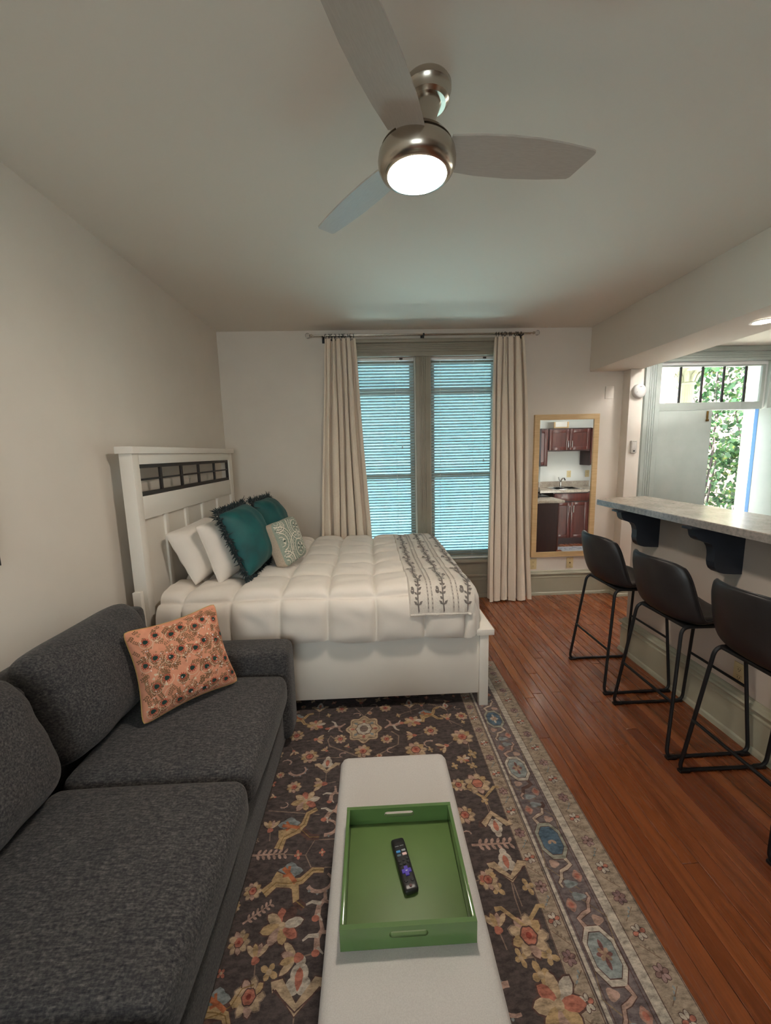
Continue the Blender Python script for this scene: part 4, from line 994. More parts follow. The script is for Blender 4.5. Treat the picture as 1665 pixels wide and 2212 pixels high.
ML = [(m_rosette, 669, 1635, 1.0, 0), (m_hook, 643, 1665, .9, 3.4), (m_palm, 706, 1660, 1.0, 0), (m_rosette, 635, 1701, .75, 0), (m_lily, 698, 1694, 1.0, PI), (m_star, 660, 1731, 1.05, 0), (m_bird, 720, 1716, .9, 1), (m_bird, 717, 1755, 1, .6),
      (m_scroll, 645, 1793, 1.25, .3), (m_hook, 704, 1788, 1, 4.6), (m_lily, 584, 1792, .9, 1.6), (m_branch, 578, 1847, .95, 0), (m_scroll, 633, 1910, 1.25, -.3), (m_hook, 690, 1905, 1, 3.6), (m_bird, 695, 1953, 1, 1), (m_rosette, 546, 1926, .7, 0), (m_branch, 555, 1975, .7, .6),
      (m_star, 609, 2001, 1.15, 0), (m_bird, 690, 2022, 1, 1.2), (m_rosette, 516, 2037, .75, 0), (m_lily, 552, 2072, .9, 1.6), (m_lily, 640, 2070, 1.1, PI), (m_cross, 581, 2101, .9, .8), (m_rosette, 537, 2155, 1.0, 0), (m_palm, 640, 2155, 1.25, 0), (m_scroll, 480, 2190, 1, 0),
      (m_palm, 1065, 1768, 1.1, PI), (m_branch, 1060, 1824, 1.1, 0), (m_palm, 1100, 1884, 1.15, 0), (m_cross, 1074, 1920, .9, .5), (m_cross, 1140, 1916, .9, 0), (m_rosette, 1054, 1901, .8, 0), (m_v, 1128, 1980, 1.15, 0), (m_rosette, 1142, 2022, 1.35, 0), (m_lily, 1075, 2006, 1, 1.6), (m_cross, 1125, 2070, .8, 0, ), (m_cross, 1187, 2067, .9, 1), (m_cross, 1168, 2107, 1.1, 0),
      (m_star, 1208, 2172, 1.35, .6), (m_hook, 1105, 2160, 1, 1.5), (m_bird, 727, 1571, 1.1, 0), (m_bird, 849, 1566, 1.1, PI), (m_rosette, 735, 1597, .75, 0), (m_rosette, 835, 1597, .75, 0), (m_star, 683, 1567, .9, 0), (m_star, 891, 1559, .95, 0), (m_rosette, 641, 1590, .9, 0), (m_rosette, 930, 1579, .9, 0), (m_lily, 684, 1598, .9, 0), (m_lily, 893, 1589, .9, PI),
      (m_rosette, 998, 1592, 1.3, 0), (m_scroll, 650, 1556, .95, 0), (m_scroll, 930, 1545, 1.0, .2), (m_rosette, 738, 1532, .8, 0), (m_rosette, 832, 1530, .8, 0), (m_palm, 691, 1533, .8, 0), (m_palm, 884, 1525, .8, 0), (m_rosette, 996, 1547, .8, 0), (m_lily, 966, 1552, .9, 1.7), (m_palm, 963, 1530, .7, 0), (m_rosette, 898, 1620, 1.25, 0), (m_lily, 962, 1612, 1.0, 3.6), (m_hook, 929, 1607, .7, 1), (m_rosette, 784, 1623, 1.0, 0),
      (m_cross, 1020, 1629, 1.0, 0), (m_cross, 1020, 1654, .8, .7), (m_rosette, 1031, 1693, 1.3, 0), (m_v, 1042, 1712, 1.1, 0), (m_rosette, 990, 1696, .8, 0), (m_rosette, 1004, 1761, .95, 0), (m_cross, 1047, 1730, .7, 0), (m_lily, 1047, 1899, 1, 0), (m_cross, 982, 1655, .7, 0), (m_star, 1000, 1640, .6, 0), (m_cross, 710, 1546, .6, 0), (m_cross, 860, 1546, .6, 0), (m_lily, 780, 1518, .9, 1.6), (m_cross, 930, 1620, .6, 0), (m_cross, 1000, 1560, .5, 0)]
for fn_, x_, y_, q, a in ML:
    p_ = PZ(x_, y_, RZ); fn_(p_[0], p_[1], q, a)
p_ = PZ(786, 1575, RZ); x_, y_ = p_[0], p_[1]
for rr, cc, l, am in ((.098, BRO, 3, .10), (.094, CRE, 3.4, .10), (.083, LIN_, 3.8, .1), (.078, CRE, 4.2, .10), (.046, BRO, 4.6, .06), (.042, WHT, 5, .06), (.024, (120, 104, 96), 5.4, 0)): P.blob(x_, y_, rr, rr*1.12, cc, l, 8, am, n=64)
for k in range(8): P.petal(x_, y_, .026, .018, k*PI/4, PBL if k % 2 else COR, 5.2, .050)
vine([(727, 1600), (714, 1590), (708, 1600), (712, 1612), (790, 1640)], .008); vine([(800, 1640), (860, 1608), (861, 1590), (845, 1580)], .008); vine([(768, 1530), (786, 1548), (805, 1530)], .008)
vine([(600, 1846), (660, 1848), (680, 1815), (740, 1812)]); vine([(660, 1848), (672, 1875), (720, 1874)]); vine([(645, 1635), (665, 1640), (740, 1636)])
vine([(1104, 1905), (1112, 1940), (1130, 1990)]); vine([(1150, 2045), (1162, 2100)]); vine([(1125, 2070), (1185, 2066)]); vine([(690, 1760), (580, 1752)]); vine([(860, 1545), (905, 1530)]); vine([(945, 1545), (1000, 1570)])
vine([(1010, 1600), (1020, 1650), (1035, 1690)]); vine([(1042, 1715), (1060, 1765)])
occ = [tuple(PZ(x_, y_, RZ)[:2])+(.055*q,) for _, x_, y_, q, _a in ML]+[tuple(PZ(786, 1575, RZ)[:2])+(.1,)]
rs = np.random.RandomState(21); cnt = 0
for k in range(2600):
    x_ = rs.uniform(RX0+I1+.03, RX1-I1-.03); y_ = rs.uniform(.1, RY1-I1-.03)
    if all(math.hypot(x_-a, y_-c) > d+.030 for a, c, d in occ):
        kk = cnt % 6; q = rs.uniform(.55, .8); a = rs.uniform(0, 6.28); occ.append((x_, y_, .030)); cnt += 1
        if kk == 0: m_cross(x_, y_, q, a, CRE)
        elif kk == 1: m_lily(x_, y_, q*.8, a)
        elif kk == 2: m_branch(x_, y_, q*.7, a, LIN_)
        elif kk == 3: m_cross(x_, y_, q*.8, a, COR)
        elif kk == 4: m_hook(x_, y_, q*.7, a)
        else: m_rosette(x_, y_, q*.6, a)
P.m.build('printed_pattern', M['rug_print'], rug, colors=True, fix=False)

# ------------------------------------------------------------------ bench, tray, remote
BZ = .420
bn = empty('upholstered_bench', (.058, .84, 0), label='long light grey upholstered bench on the rug holding a green tray', cat='bench')
def bpn(bb, name, mt, sm=180, **k): o = bb.build(name, M[mt], bn, smooth=sm, **k); o.matrix_parent_inverse = Matrix.Translation((-.058, -.84, 0)); return o
bpn(MB().soft(-.140, .258, .25, 1.392, .285, BZ, .028, 14, crown=.003), 'cushion', 'bench', **W3)
bpn(MB().soft(-.134, .252, .256, 1.386, .14, .288, .012, 6), 'apron', 'bench', **W3)
pp = rounded([(-.1385, .252, .372), (.2565, .252, .372), (.2565, 1.390, .372), (-.1385, 1.390, .372)], .03, 6)
bpn(MB().tube(pp, .0028, 6, True), 'piping', 'bench', 60)
for xx in (-.105, .223):
    for yy in (.285, 1.357): bpn(MB().lathe([(0, .0102), (.013, .0102), (.020, .14), (0, .14)], 14, (xx, yy, 0)), 'leg', 'plastic_black', 40)
tc = [PZ(x_, y_, .48) for x_, y_ in ((748, 1747), (972, 1735), (735, 2012), (1030, 1990))]
tcx = np.mean([q[0] for q in tc]); tcy = np.mean([q[1] for q in tc]); ang = math.atan2(tc[1][1]-tc[0][1], tc[1][0]-tc[0][0])
ty = empty('serving_tray', (tcx, tcy, BZ+.0035), ang*.5, label='glossy green serving tray with slot handles on the grey bench', cat='tray')
hx, hy, hz, wt = .159, .161, .060, .010
MB().rbox(-hx+wt, hx-wt, -hy+wt, hy-wt, 0, .008, .001).build('tray_base', M['green_base'], ty, smooth=30)
for sx in (-1, 1): MB().rbox(sx*hx-(wt if sx > 0 else 0), sx*hx+(0 if sx > 0 else wt), -hy+wt, hy-wt, 0, hz, .0015).build('side_wall', M['green'], ty, smooth=30)
slot = [(.036*sg+.009*math.cos(a), .038+.009*math.sin(a)) for sg, a0 in ((1, -PI/2), (-1, PI/2)) for a in np.linspace(a0, a0+PI, 8)]
for sy in (-1, 1):
    b = MB().bm(plate_hole([(-hx, 0), (hx, 0), (hx, hz), (-hx, hz)], slot, lambda a, c, t: (a, t, c), sy*hy, sy*(hy-wt))); b.build('end_wall', M['green'], ty, smooth=30)
r0, r1 = PZ(857, 1810, BZ+.027), PZ(890, 1924, BZ+.027)
ra = math.atan2(r0[1]-r1[1], r0[0]-r1[0])-PI/2; RL = np.linalg.norm(r0-r1)
rc = (r0+r1)/2
rm = empty('remote_control', (rc[0], rc[1], BZ+.0120), ra, label='black remote control with a purple cross-shaped pad in the tray', cat='remote control')
hl, hwd = RL/2, .0195
b = MB().soft(-hwd, hwd, -hl, hl, 0, .017, .0075, 10); b.build('case', M['plastic_black'], rm, smooth=180, weld=.0002)
def btn(x0_, x1_, y0_, y1_, mt, name='button', h=.0192): MB().rbox(x0_, x1_, y0_, y1_, .0155, h, .0012).build(name, mt, rm, smooth=30)
MU = mat('purple_rubber', (72, 52, 168), .5); MBl = mat('blue_rubber', (58, 140, 205), .5); MPk = mat('pink_rubber', (224, 186, 182), .5); MGy = mat('grey_legend', (150, 156, 160), .5); MDk = mat('dark_rubber', (30, 30, 33), .55); MTq = mat('slate_rubber', (92, 112, 118), .5)
yt = hl
btn(-.0135, -.0015, yt-.046, yt-.040, MBl); btn(.0020, .0135, yt-.044, yt-.0385, MGy, h=.0185); btn(-.0135, -.0025, yt-.056, yt-.051, MTq); btn(.0015, .0140, yt-.056, yt-.049, MPk)
for x_, y_ in ((-.0115, .070), (.0, .068), (.0115, .066), (-.0105, .079), (.0, .078), (.0115, .075)): MB().lathe([(0, .0195), (.0034, .0192), (.0042, .016)], 12, (x_, yt-y_, 0)).build('button', MDk, rm, smooth=40)
b = MB(); cr = .0050; ar = .0125; cy_ = yt-.099
b.prism([(-cr, -ar), (cr, -ar), (cr, -cr), (ar, -cr), (ar, cr), (cr, cr), (cr, ar), (-cr, ar), (-cr, cr), (-ar, cr), (-ar, -cr), (-cr, -cr)], lambda a, c, t: (a, c+cy_, t), .0155, .0196); b.build('direction_pad', MU, rm)
MB().rbox(-.0028, .0028, cy_-.0015, cy_+.0015, .0196, .0199, .0002).build('pad_legend', mat('pale_legend', (190, 190, 220), .5), rm)
for x_ in (-.0085, .0085): MB().lathe([(0, .0195), (.0040, .0192), (.0052, .016)], 12, (x_, yt-.123, 0)).lathe([(0, .0199), (.0011, .0199), (.0011, .0190)], 8, (x_, yt-.123, 0)).build('button', MDk, rm, smooth=40)
MB().lathe([(0, .0190), (.0034, .0188), (.0042, .016)], 12, (0, yt-.136, 0)).build('button', mat('maroon_rubber', (70, 36, 34), .5), rm, smooth=40)
b = MB()
for k in range(9):
    if k != 4: b.box(-.0125+k*.0028, -.0125+k*.0028+.0018, yt-.0275+.0000, yt-.0258, .0168, .0172)
b.build('lettering', MGy, rm)

# ------------------------------------------------------------------ bar
BX, BZT, BY1, BY0 = 1.928, 1.146, 2.855, .2
bw = tag(MB().rbox(BX, BX+.12, BY0, BY1, 0, BZT, .003).build('wall_bar', M['barwall'], smooth=30), kind='structure')
baseboard('baseboard_bar', (BX, BY1), (BX, BY0), (-1, 0), (1, 0))
baseboard('baseboard_bar_end', (BX+.12, BY1), (BX, BY1), (0, 1), (0, 1))
ct = empty('bar_counter', (1.87, 1.55, BZT), label='long speckled laminate bar countertop on the half wall', cat='countertop')
ol = [(1.655, .18), (2.085, .18), (2.085, 2.965), (1.70, 2.905), (1.655, 2.862)]
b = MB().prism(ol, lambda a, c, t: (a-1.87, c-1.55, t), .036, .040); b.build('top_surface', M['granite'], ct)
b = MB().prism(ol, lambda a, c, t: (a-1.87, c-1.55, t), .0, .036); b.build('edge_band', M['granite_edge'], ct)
def corbel(y, lab):
    o = empty('corbel', (BX, y, BZT-.30), label=lab, cat='bracket', group='dark corbels under the bar')
    pts = [(0, .286), (-.272, .286)]+[(a, .286-c) for a, c in ((-.271, .010), (-.264, .037), (-.252, .052), (-.235, .061), (-.215, .066), (-.198, .071), (-.178, .081), (-.165, .100), (-.158, .125), (-.156, .150), (-.157, .177), (-.152, .200), (-.143, .218), (-.124, .233), (-.098, .240), (-.050, .244), (-.012, .246), (0, .246))]
    MB().prism(pts, lambda a, c, t: (a, t, c), -.026, .026).build('scroll_block', M['corbel'], o)
    MB().rbox(-.300, 0, -.034, .034, .286, .2995, .003).build('top_plate', M['corbel'], o, smooth=30); return o
corbel(2.60, 'dark navy scroll corbel at the free end of the bar'); corbel(1.985, 'dark navy scroll corbel midway along the bar'); corbel(1.30, 'dark navy scroll corbel under the bar behind the nearest stool')

# bar stools
def make_stool():
    o = empty('bar_stool', (0, 0, 0), label='', cat='bar stool', group='black bar stools')
    prof = [(.205, .668), (.19, .684), (.10, .686), (.0, .680), (-.075, .680), (-.135, .695), (-.175, .740), (-.200, .815), (-.218, .890), (-.236, .960), (-.252, 1.014)]
    hwid = [.165, .190, .212, .222, .226, .226, .224, .218, .208, .192, .165]
    pa = np.array(prof); s_ = np.linspace(0, 1, len(prof)); vs_ = np.linspace(0, 1, 45)
    def cat(vals, v): return float(np.interp(v, s_, vals))
    def sm(vals, v): return sum(cat(vals, min(max(v+d, 0), 1)) for d in (-.08, -.05, -.025, 0, .025, .05, .08))/7
    def mid(u, v):
        x_, z_, hw_ = sm(pa[:, 0], v), sm(pa[:, 1], v), sm(hwid, v)
        e = abs(u)
        back = min(1, max(0, (v-.22)/.45)); back = back*back*(3-2*back); seat = 1-back
        y_ = u*hw_*(1-.03*e*e)
        x_ += back*(.085*e**2.4)+ (.0)
        z_ += seat*.055*e**2.6*min(1, v*2.2+.25) - .030*e**5*max(0, (v-.8)/.2)**2
        return np.array([x_, y_, z_])
    us_ = np.linspace(-1, 1, 33); th = .034
    G = np.array([[mid(u, v) for u in us_] for v in vs_])
    du = np.gradient(G, axis=1); dv = np.gradient(G, axis=0); N = np.cross(du, dv); N /= np.linalg.norm(N, axis=2, keepdims=True)
    fall = np.array([[min(1, 5*(1-abs(u)))**.5*min(1, 7*min(v, 1-v)+.02)**.5 for u in us_] for v in vs_])[..., None]
    A = G+N*th/2*(.25+.75*fall); B = G-N*th/2*(.25+.75*fall); nv, nu = 45, 33
    b_ = MB(); V = list(A.reshape(-1, 3))+list(B.reshape(-1, 3)); K = nu*nv; fs = []
    for j in range(nv-1):
        for i in range(nu-1):
            k = j*nu+i; fs.append((k, k+1, k+nu+1, k+nu)); fs.append((K+k, K+k+nu, K+k+nu+1, K+k+1))
    bd = [i for i in range(nu)]+[j*nu+nu-1 for j in range(1, nv)]+[(nv-1)*nu+i for i in range(nu-2, -1, -1)]+[j*nu for j in range(nv-2, 0, -1)]
    for a, c in zip(bd, bd[1:]+bd[:1]): fs.append((a, c, K+c, K+a))
    b_.add(V, fs).build('seat_shell', M['leather'], o, smooth=70)
    MB().tube([G[j, 0]*1 for j in range(4, nv)]+[G[nv-1, i] for i in range(1, nu)]+[G[j, nu-1] for j in range(nv-2, 3, -1)], .006, 6).build('edge_welt', M['leather'], o, smooth=60)
    for sg in (-1, 1):
        pts = [(.195, sg*.150, .660), (.215, sg*.218, .010), (-.215, sg*.222, .010), (-.145, sg*.165, .672)]
        path = rounded([Vector(p_) for p_ in pts], .045, 6)
        MB().tube(path, .0088, 10, True).build('sled_leg', M['black_metal'], o, smooth=60)
        for xx in (-.19, .19): MB().rbox(xx-.026, xx+.026, sg*.2215-.012, sg*.2215+.012, .0003, .016, .004).build('foot_pad', M['plastic_black'], o, smooth=30)
    MB().tube([(-.1885, -.200, .29), (-.1885, .200, .29)], .0075, 10).build('crossbar', M['black_metal'], o, smooth=60)
    MB().tube([(.206, -.185, .345), (.206, .185, .345)], .0075, 10).build('crossbar', M['black_metal'], o, smooth=60)
    MB().rbox(-.13, .19, -.16, .16, .662, .678, .003).build('seat_plate', M['black_metal'], o, smooth=30)
    return o
st = make_stool()
labs = ['black leather bar stool at the free end of the bar, beside the mirror', 'black leather bar stool in the middle of the row of three', 'black leather bar stool in front of the bar wall outlet']
for k, (y, rz) in enumerate(((2.535, 0.0), (1.99, .0), (1.462, .0))):
    o = st if k == 0 else copy_tree(st)
    o.location = (1.663, y, 0); o.rotation_euler = (0, 0, rz); o['label'] = labs[k]

# ------------------------------------------------------------------ kitchen (seen in the mirror)
KW, KF, KU = 1.26, 1.90, 1.59
def shaker(o, x0_, x1_, z0_, z1_, y, hside, hz=None):
    fw_ = .055; d = empty('door', (0, 0, 0)); d.parent = o
    bb = MB()
    for q in ((x0_, x0_+fw_, z0_, z1_), (x1_-fw_, x1_, z0_, z1_), (x0_+fw_, x1_-fw_, z0_, z0_+fw_), (x0_+fw_, x1_-fw_, z1_-fw_, z1_)): bb.rbox(q[0], q[1], y, y+.02, q[2], q[3], .003)
    bb.build('door_frame', M['cherry'], d, smooth=30); MB().box(x0_+fw_, x1_-fw_, y, y+.010, z0_+fw_, z1_-fw_).build('door_panel', M['cherry'], d)
    if hside:
        hxx = x1_-.028 if hside > 0 else x0_+.028; hzz = hz or z0_+.04
        MB().tube([(hxx, y+.045, hzz), (hxx, y+.045, hzz+.11)], .005, 8).tube([(hxx, y+.02, hzz+.015), (hxx, y+.045, hzz+.015)], .004, 6).tube([(hxx, y+.02, hzz+.095), (hxx, y+.045, hzz+.095)], .004, 6).build('handle', M['chrome'], d, smooth=50)
def cabinet(name, lab, x0_, x1_, y0_, y1_, z0_, z1_, doors, toe=False, drawer=False, cat='cabinet', grp='cherry kitchen cabinets'):
    o = empty(name, (0, 0, 0), label=lab, cat=cat, group=grp); o.location = ((x0_+x1_)/2, (y0_+y1_)/2, z0_)
    off = Vector(o.location); zz = z0_+(.1 if toe else 0)
    kids0 = set(bpy.data.objects)
    MB().box(x0_, x1_, y0_, y1_, zz, z1_).build('body', M['cherry_d'], o)
    if toe: MB().box(x0_, x1_, y0_, y1_-.06, z0_, zz).build('toe_kick', M['cherry_d'], o)
    zt = z1_-.02
    if drawer: MB().rbox(x0_+.01, x1_-.01, y1_, y1_+.02, zt-.12, zt, .003).build('drawer_front', M['cherry'], o, smooth=30); zt -= .14
    n = doors; wv = (x1_-x0_-.012)/n
    for k in range(n):
        xa = x0_+.006+k*wv; hs = (1 if k == 0 else -1) if n == 2 else -1
        shaker(o, xa+.003, xa+wv-.003, zz+.02, zt, y1_, hs, (zt-.16 if toe else None))
    for c in o.children:
        c.matrix_parent_inverse = Matrix.Translation(-off)
    return o
cabinet('sink_cabinet', 'cherry base cabinet with two doors under the kitchen sink', 2.925, 3.50, KW, KF-.02, 0, .86, 2, True, True)
cabinet('base_cabinet', 'cherry base cabinet at the right of the sink cabinet', 3.502, 3.98, KW, KF-.02, 0, .86, 1, True, True)
cabinet('wall_cabinet', 'short cherry wall cabinet with two doors above the sink', 2.95, 3.655, KW, KU-.02, 1.508, 1.885, 2)
cabinet('wall_cabinet', 'tall narrow cherry wall cabinet near the range', 2.63, 2.947, KW, KU-.02, 1.268, 1.885, 1)
for c in list(S.objects):
    if c.name.startswith('wall_cabinet') and c.get('label', '').startswith('tall narrow'): NAR = c
cabinet('wall_cabinet', 'tall cherry wall cabinet above the right-hand outlet', 3.658, 4.1, KW, KU+.0, 1.268, 1.885, 1)
kc = empty('kitchen_counter', (3.3, KF-.3, .86), label='granite-look kitchen countertop with a sink cut-out and backsplash', cat='countertop')
b = MB()
sx0, sx1, sy0, sy1 = 3.00, 3.45, 1.44, 1.80
for q in ((2.70, sx0, KW, KF+.01), (sx1, 4.0, KW, KF+.01), (sx0, sx1, KW, sy0), (sx0, sx1, sy1, KF+.01)): b.box(q[0]-3.3, q[1]-3.3, q[2]-KF+.3, q[3]-KF+.3, 0, .04)
b.build('slab', M['granite'], kc); MB().box(2.70-3.3, .7, KW-KF+.3, KW-KF+.322, .04, .13).build('backsplash', M['granite'], kc)
sk = empty('kitchen_sink', ((sx0+sx1)/2, (sy0+sy1)/2, .90), label='stainless steel drop-in kitchen sink', cat='sink')
b = MB(); ax, ay = (sx1-sx0)/2, (sy1-sy0)/2
b.rbox(-ax-.02, ax+.02, -ay-.02, -ay+.02, .0003, .006, .002); b.rbox(-ax-.02, ax+.02, ay-.02, ay+.02, .0003, .006, .002); b.rbox(-ax-.02, -ax+.02, -ay, ay, .0003, .006, .002); b.rbox(ax-.02, ax+.02, -ay, ay, .0003, .006, .002); b.rbox(-.015, .015, -ay, ay, -.02, .004, .002)
b.build('rim', M['chrome'], sk, smooth=30)
b = MB()
for xa, xb in ((-ax+.01, -.012), (.012, ax-.01)):
    b.box(xa, xb, -ay+.01, ay-.01, -.036, -.033); b.box(xa, xa+.003, -ay+.01, ay-.01, -.036, 0); b.box(xb-.003, xb, -ay+.01, ay-.01, -.036, 0); b.box(xa, xb, -ay+.01, -ay+.013, -.036, 0); b.box(xa, xb, ay-.013, ay-.01, -.036, 0)
b.build('bowl', M['chrome'], sk)
fa = empty('kitchen_faucet', (3.262, 1.405, .90), label='chrome single-lever kitchen faucet behind the sink', cat='faucet')
MB().lathe([(0, .0003), (.03, .0003), (.028, .01), (.018, .015), (.016, .09), (0, .1)], 20).build('body', M['chrome'], fa, smooth=40)
MB().tube([(0, 0, .08), (0, .03, .13), (0, .08, .16), (0, .13, .16), (0, .16, .13)], .011, 10).build('spout', M['chrome'], fa, smooth=60)
MB().tube([(0, 0, .09), (-.02, -.01, .13), (-.03, -.02, .17)], .008, 8).build('lever', M['chrome'], fa, smooth=60)
for x_, lab in ((3.473, 'ivory kitchen wall outlet above the sink backsplash'), (3.80, 'ivory kitchen wall outlet under the right wall cabinet')):
    o = outlet('kitchen_outlet', (x_, KW, 1.113), 'y', lab); o.rotation_euler = (0, 0, PI)
pf = empty('framed_picture', (3.21, 1.46, 1.8853), label='small gold-framed picture standing on top of the kitchen wall cabinet', cat='picture')
b = MB(); b.box(-.125, .125, -.01, .01, 0, .025); b.box(-.125, .125, -.01, .01, .255, .28); b.box(-.125, -.10, -.01, .01, .025, .255); b.box(.10, .125, -.01, .01, .025, .255); b.build('frame', M['frame_wood'], pf)
MB().box(-.10, .10, -.006, .002, .025, .255).build('mat_board', M['plastic_white'], pf)
# peninsula end and range
o = empty('peninsula_cabinet', (2.335, 2.54, 0), label='dark cherry peninsula end cabinet on the kitchen side of the bar', cat='cabinet')
MB().box(-.284, .29, -.18, .18, .0, .81).build('body', M['cherry_d'], o); MB().rbox(.272, .292, .16, .183, 0, .81, .002).build('corner_strip', M['cherry'], o)
o = empty('peninsula_counter', (2.36, 2.55, .81), label='short granite-look counter on the peninsula end cabinet', cat='countertop'); MB().rbox(-.308, .33, -.19, .205, .0003, .040, .008).build('slab', M['granite'], o, smooth=30)
rg = empty('kitchen_range', (2.36, 2.05, 0), label='black kitchen range between the peninsula and the sink wall', cat='range')
MB().rbox(-.305, .30, -.30, .305, .0, .855, .006).build('body', M['plastic_black'], rg, smooth=30); MB().rbox(-.29, .29, -.29, .29, .855, .864, .002).build('cooktop', M['plastic_black'], rg, smooth=30)
for sx in (-.14, .14):
    for sy in (-.14, .14):
        b = MB().tube([(sx+.09*math.cos(2*PI*k/16), sy+.09*math.sin(2*PI*k/16), .879) for k in range(16)], .005, 6, True)
        for a in (0, PI/2): b.tube([(sx-.1*math.cos(a), sy-.1*math.sin(a), .879), (sx+.1*math.cos(a), sy+.1*math.sin(a), .879)], .005, 6)
        for a in (PI/4, 3*PI/4, 5*PI/4, 7*PI/4): b.tube([(sx+.09*math.cos(a), sy+.09*math.sin(a), .879), (sx+.09*math.cos(a), sy+.09*math.sin(a), .864)], .004, 6)
        b.build('grate', M['black_metal'], rg, smooth=60)
P = Pat(lambda a, c: (np.array([a, c, .006]), np.array([0, 0, 1.])), .0003)
kr = tag(MB().rbox(2.72, 3.9, 2.02, 2.75, .0003, .006, .002).build('kitchen_rug', mat('pale_grey_rug', (196, 198, 206), .95, var=(30, (184, 187, 196)))), 'pale grey and blue patterned runner on the kitchen floor', 'rug')
for k in range(120): x_, y_ = rng.uniform(2.78, 3.84), rng.uniform(2.08, 2.69); P.blob(x_, y_, rng.uniform(.01, .04), rng.uniform(.01, .03), [(108, 116, 140), (140, 146, 164), (160, 160, 172)][k % 3], k % 4, 5, .25, rng.uniform(0, 3))
P.m.build('printed_pattern', M['cloth_print'], kr, colors=True, fix=False)

# ------------------------------------------------------------------ outside
tag(MB().box(2.4, 12, YB+.12, 7.9, -.25, -.10).build('porch_floor', M['porch']), 'pale painted porch floor outside the open door', 'porch')
tag(MB().box(-30, 40, YB+.12, 60, -.9, -.6).build('ground', mat('pale_paving', (206, 204, 196), .9, var=(2, (192, 190, 182)))), kind='structure')
tag(MB().box(2.4, 12, YB+.12, 8.0, 3.5, 3.62).build('porch_ceiling', M['porch']), 'white painted porch ceiling outside the door', 'porch')
cp = PY(1483, 850, 7.4)
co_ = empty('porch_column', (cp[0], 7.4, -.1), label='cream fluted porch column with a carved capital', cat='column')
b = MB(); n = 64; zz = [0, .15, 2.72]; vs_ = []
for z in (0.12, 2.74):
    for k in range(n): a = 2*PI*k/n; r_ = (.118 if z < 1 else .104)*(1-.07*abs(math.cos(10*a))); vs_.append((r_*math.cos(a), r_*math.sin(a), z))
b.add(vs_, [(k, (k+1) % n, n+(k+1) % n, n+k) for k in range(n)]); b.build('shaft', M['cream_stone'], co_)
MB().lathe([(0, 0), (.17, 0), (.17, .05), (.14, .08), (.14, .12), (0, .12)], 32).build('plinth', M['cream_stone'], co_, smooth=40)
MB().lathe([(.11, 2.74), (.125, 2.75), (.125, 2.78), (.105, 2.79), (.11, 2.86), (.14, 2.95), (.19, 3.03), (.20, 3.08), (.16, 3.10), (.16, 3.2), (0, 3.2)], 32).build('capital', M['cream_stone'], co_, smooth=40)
b = MB()
for k in range(8):
    a = 2*PI*k/8; b.tube([(.11*math.cos(a), .11*math.sin(a), 2.80), (.14*math.cos(a), .14*math.sin(a), 2.90), (.20*math.cos(a), .20*math.sin(a), 2.96), (.21*math.cos(a), .21*math.sin(a), 2.91)], [.03, .04, .03, .01], 6)
b.build('acanthus_leaves', M['cream_stone'], co_, smooth=60)
p0, p1 = PY(1603, 950, 5.72), PY(1690, 950, 5.72)
pp_ = empty('porch_post', ((p0[0]+p1[0])/2, 5.7, -.1), label='wide white panelled porch post just outside the door', cat='post'); hw_ = (p1[0]-p0[0])/2
MB().rbox(-hw_, hw_, -.03, .05, 0, 3.3, .01).build('shaft', M['porch'], pp_, smooth=30); MB().rbox(-hw_+.06, hw_-.06, -.042, -.03, .3, 2.9, .004).build('raised_panel', M['porch'], pp_, smooth=30)
tag(MB().box(8.6, 16, 12.0, 12.3, -.6, 7).build('brick_building', M['brick']), 'pinkish brick building seen behind the ivy', 'building')
hs = empty('white_house', (6.9, 12.5, -.6), label='white house with a grey gabled porch roof across the yard', cat='building')
hq = PY(1440, 830, 12.0)
MB().box(-2.2, .55, .0, 3, 0, 4.6).build('wall', M['porch'], hs)
MB().prism([(-2.4, 3.62), (.62, 4.05), (.62, 4.2), (-2.4, 3.8)], lambda a, c, t: (a, t, c), -.5, 0).build('porch_roof', mat('grey_shingle', (52, 58, 70), .8, var=(20, (44, 50, 62))), hs)
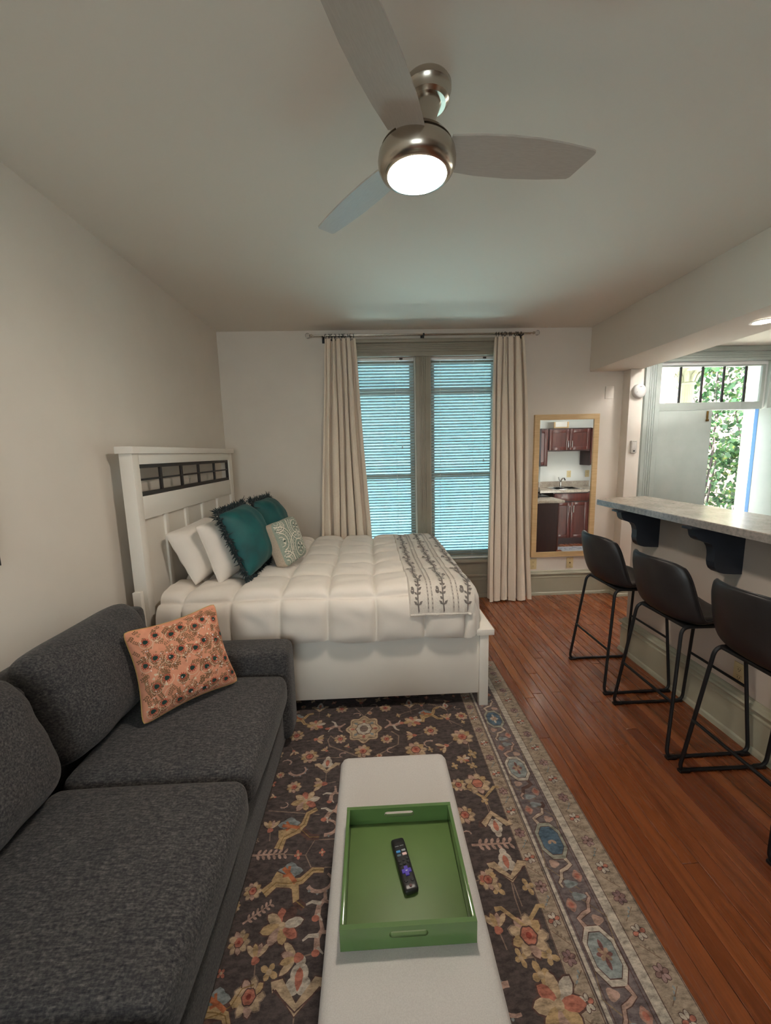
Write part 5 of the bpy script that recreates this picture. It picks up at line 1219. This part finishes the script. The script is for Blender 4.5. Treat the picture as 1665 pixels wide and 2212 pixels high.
for xx in (-1.2, -.2): MB().box(xx-.28, xx+.28, -.03, 0, 1.6, 3.2).build('window', mat('pale_window', (70, 84, 94), .2), hs)
# ivy and shrubs : loose leaves on the wall and a bank of shrubs
r = np.random.RandomState(9); b = MB()
lo, hi = PY(1512, 1000, 9.5)[0], PY(1650, 1000, 9.5)[0]
for k in range(9000):
    x_ = r.uniform(lo-.6, hi+1.2); z_ = r.uniform(.05, 4.6); y_ = 9.6+r.normal(0, .45)
    dens = .62+.45*math.sin(2.1*x_+1.3*z_)*math.sin(3.3*z_-1.7*x_)
    if r.uniform() > dens: continue
    if x_ < lo+.25*math.sin(5*z_)+.15*(z_ < 2.4)*-1: continue
    s_ = r.uniform(.05, .11); d1_ = r.normal(0, 1, 3); d1_ /= np.linalg.norm(d1_); d2_ = np.cross(d1_, r.normal(0, 1, 3)); d2_ /= np.linalg.norm(d2_); c_ = np.array([x_, y_, z_])
    b.add([c_-d1_*s_, c_+d2_*s_*.6, c_+d1_*s_, c_-d2_*s_*.6], [(0, 1, 2), (0, 2, 3)])
iv = empty('ivy_shrub', ((lo+hi)/2, 9.6, -.6), label='leafy green and yellow shrub growing beyond the porch', cat='shrub')
o = b.build('leaves', M['leaf'], iv, fix=False); o.matrix_parent_inverse = Matrix.Translation(-Vector(iv.location)); o['kind'] = 'stuff'
b = MB()
for k in range(14):
    x_ = r.uniform(lo, hi+.6); b.tube([(x_, 9.6, -.6), (x_+r.uniform(-.3, .3), 9.6+r.uniform(-.2, .2), 1.2), (x_+r.uniform(-.6, .6), 9.6+r.uniform(-.3, .3), 3.4)], [.03, .02, .006], 6)
o = b.build('stems', M['grille'], iv, smooth=60); o.matrix_parent_inverse = Matrix.Translation(-Vector(iv.location))
tag(MB().box(-3.5, 3.6, 8.05, 8.35, -.6, 4.2).build('neighbour_house', mat('blue_grey_siding', (66, 88, 98), .8, var=(3, (46, 68, 80)), scale=(.3, .3, 6))), 'blue-grey neighbouring house seen through the window blinds', 'building')
bpy.context.view_layer.update()
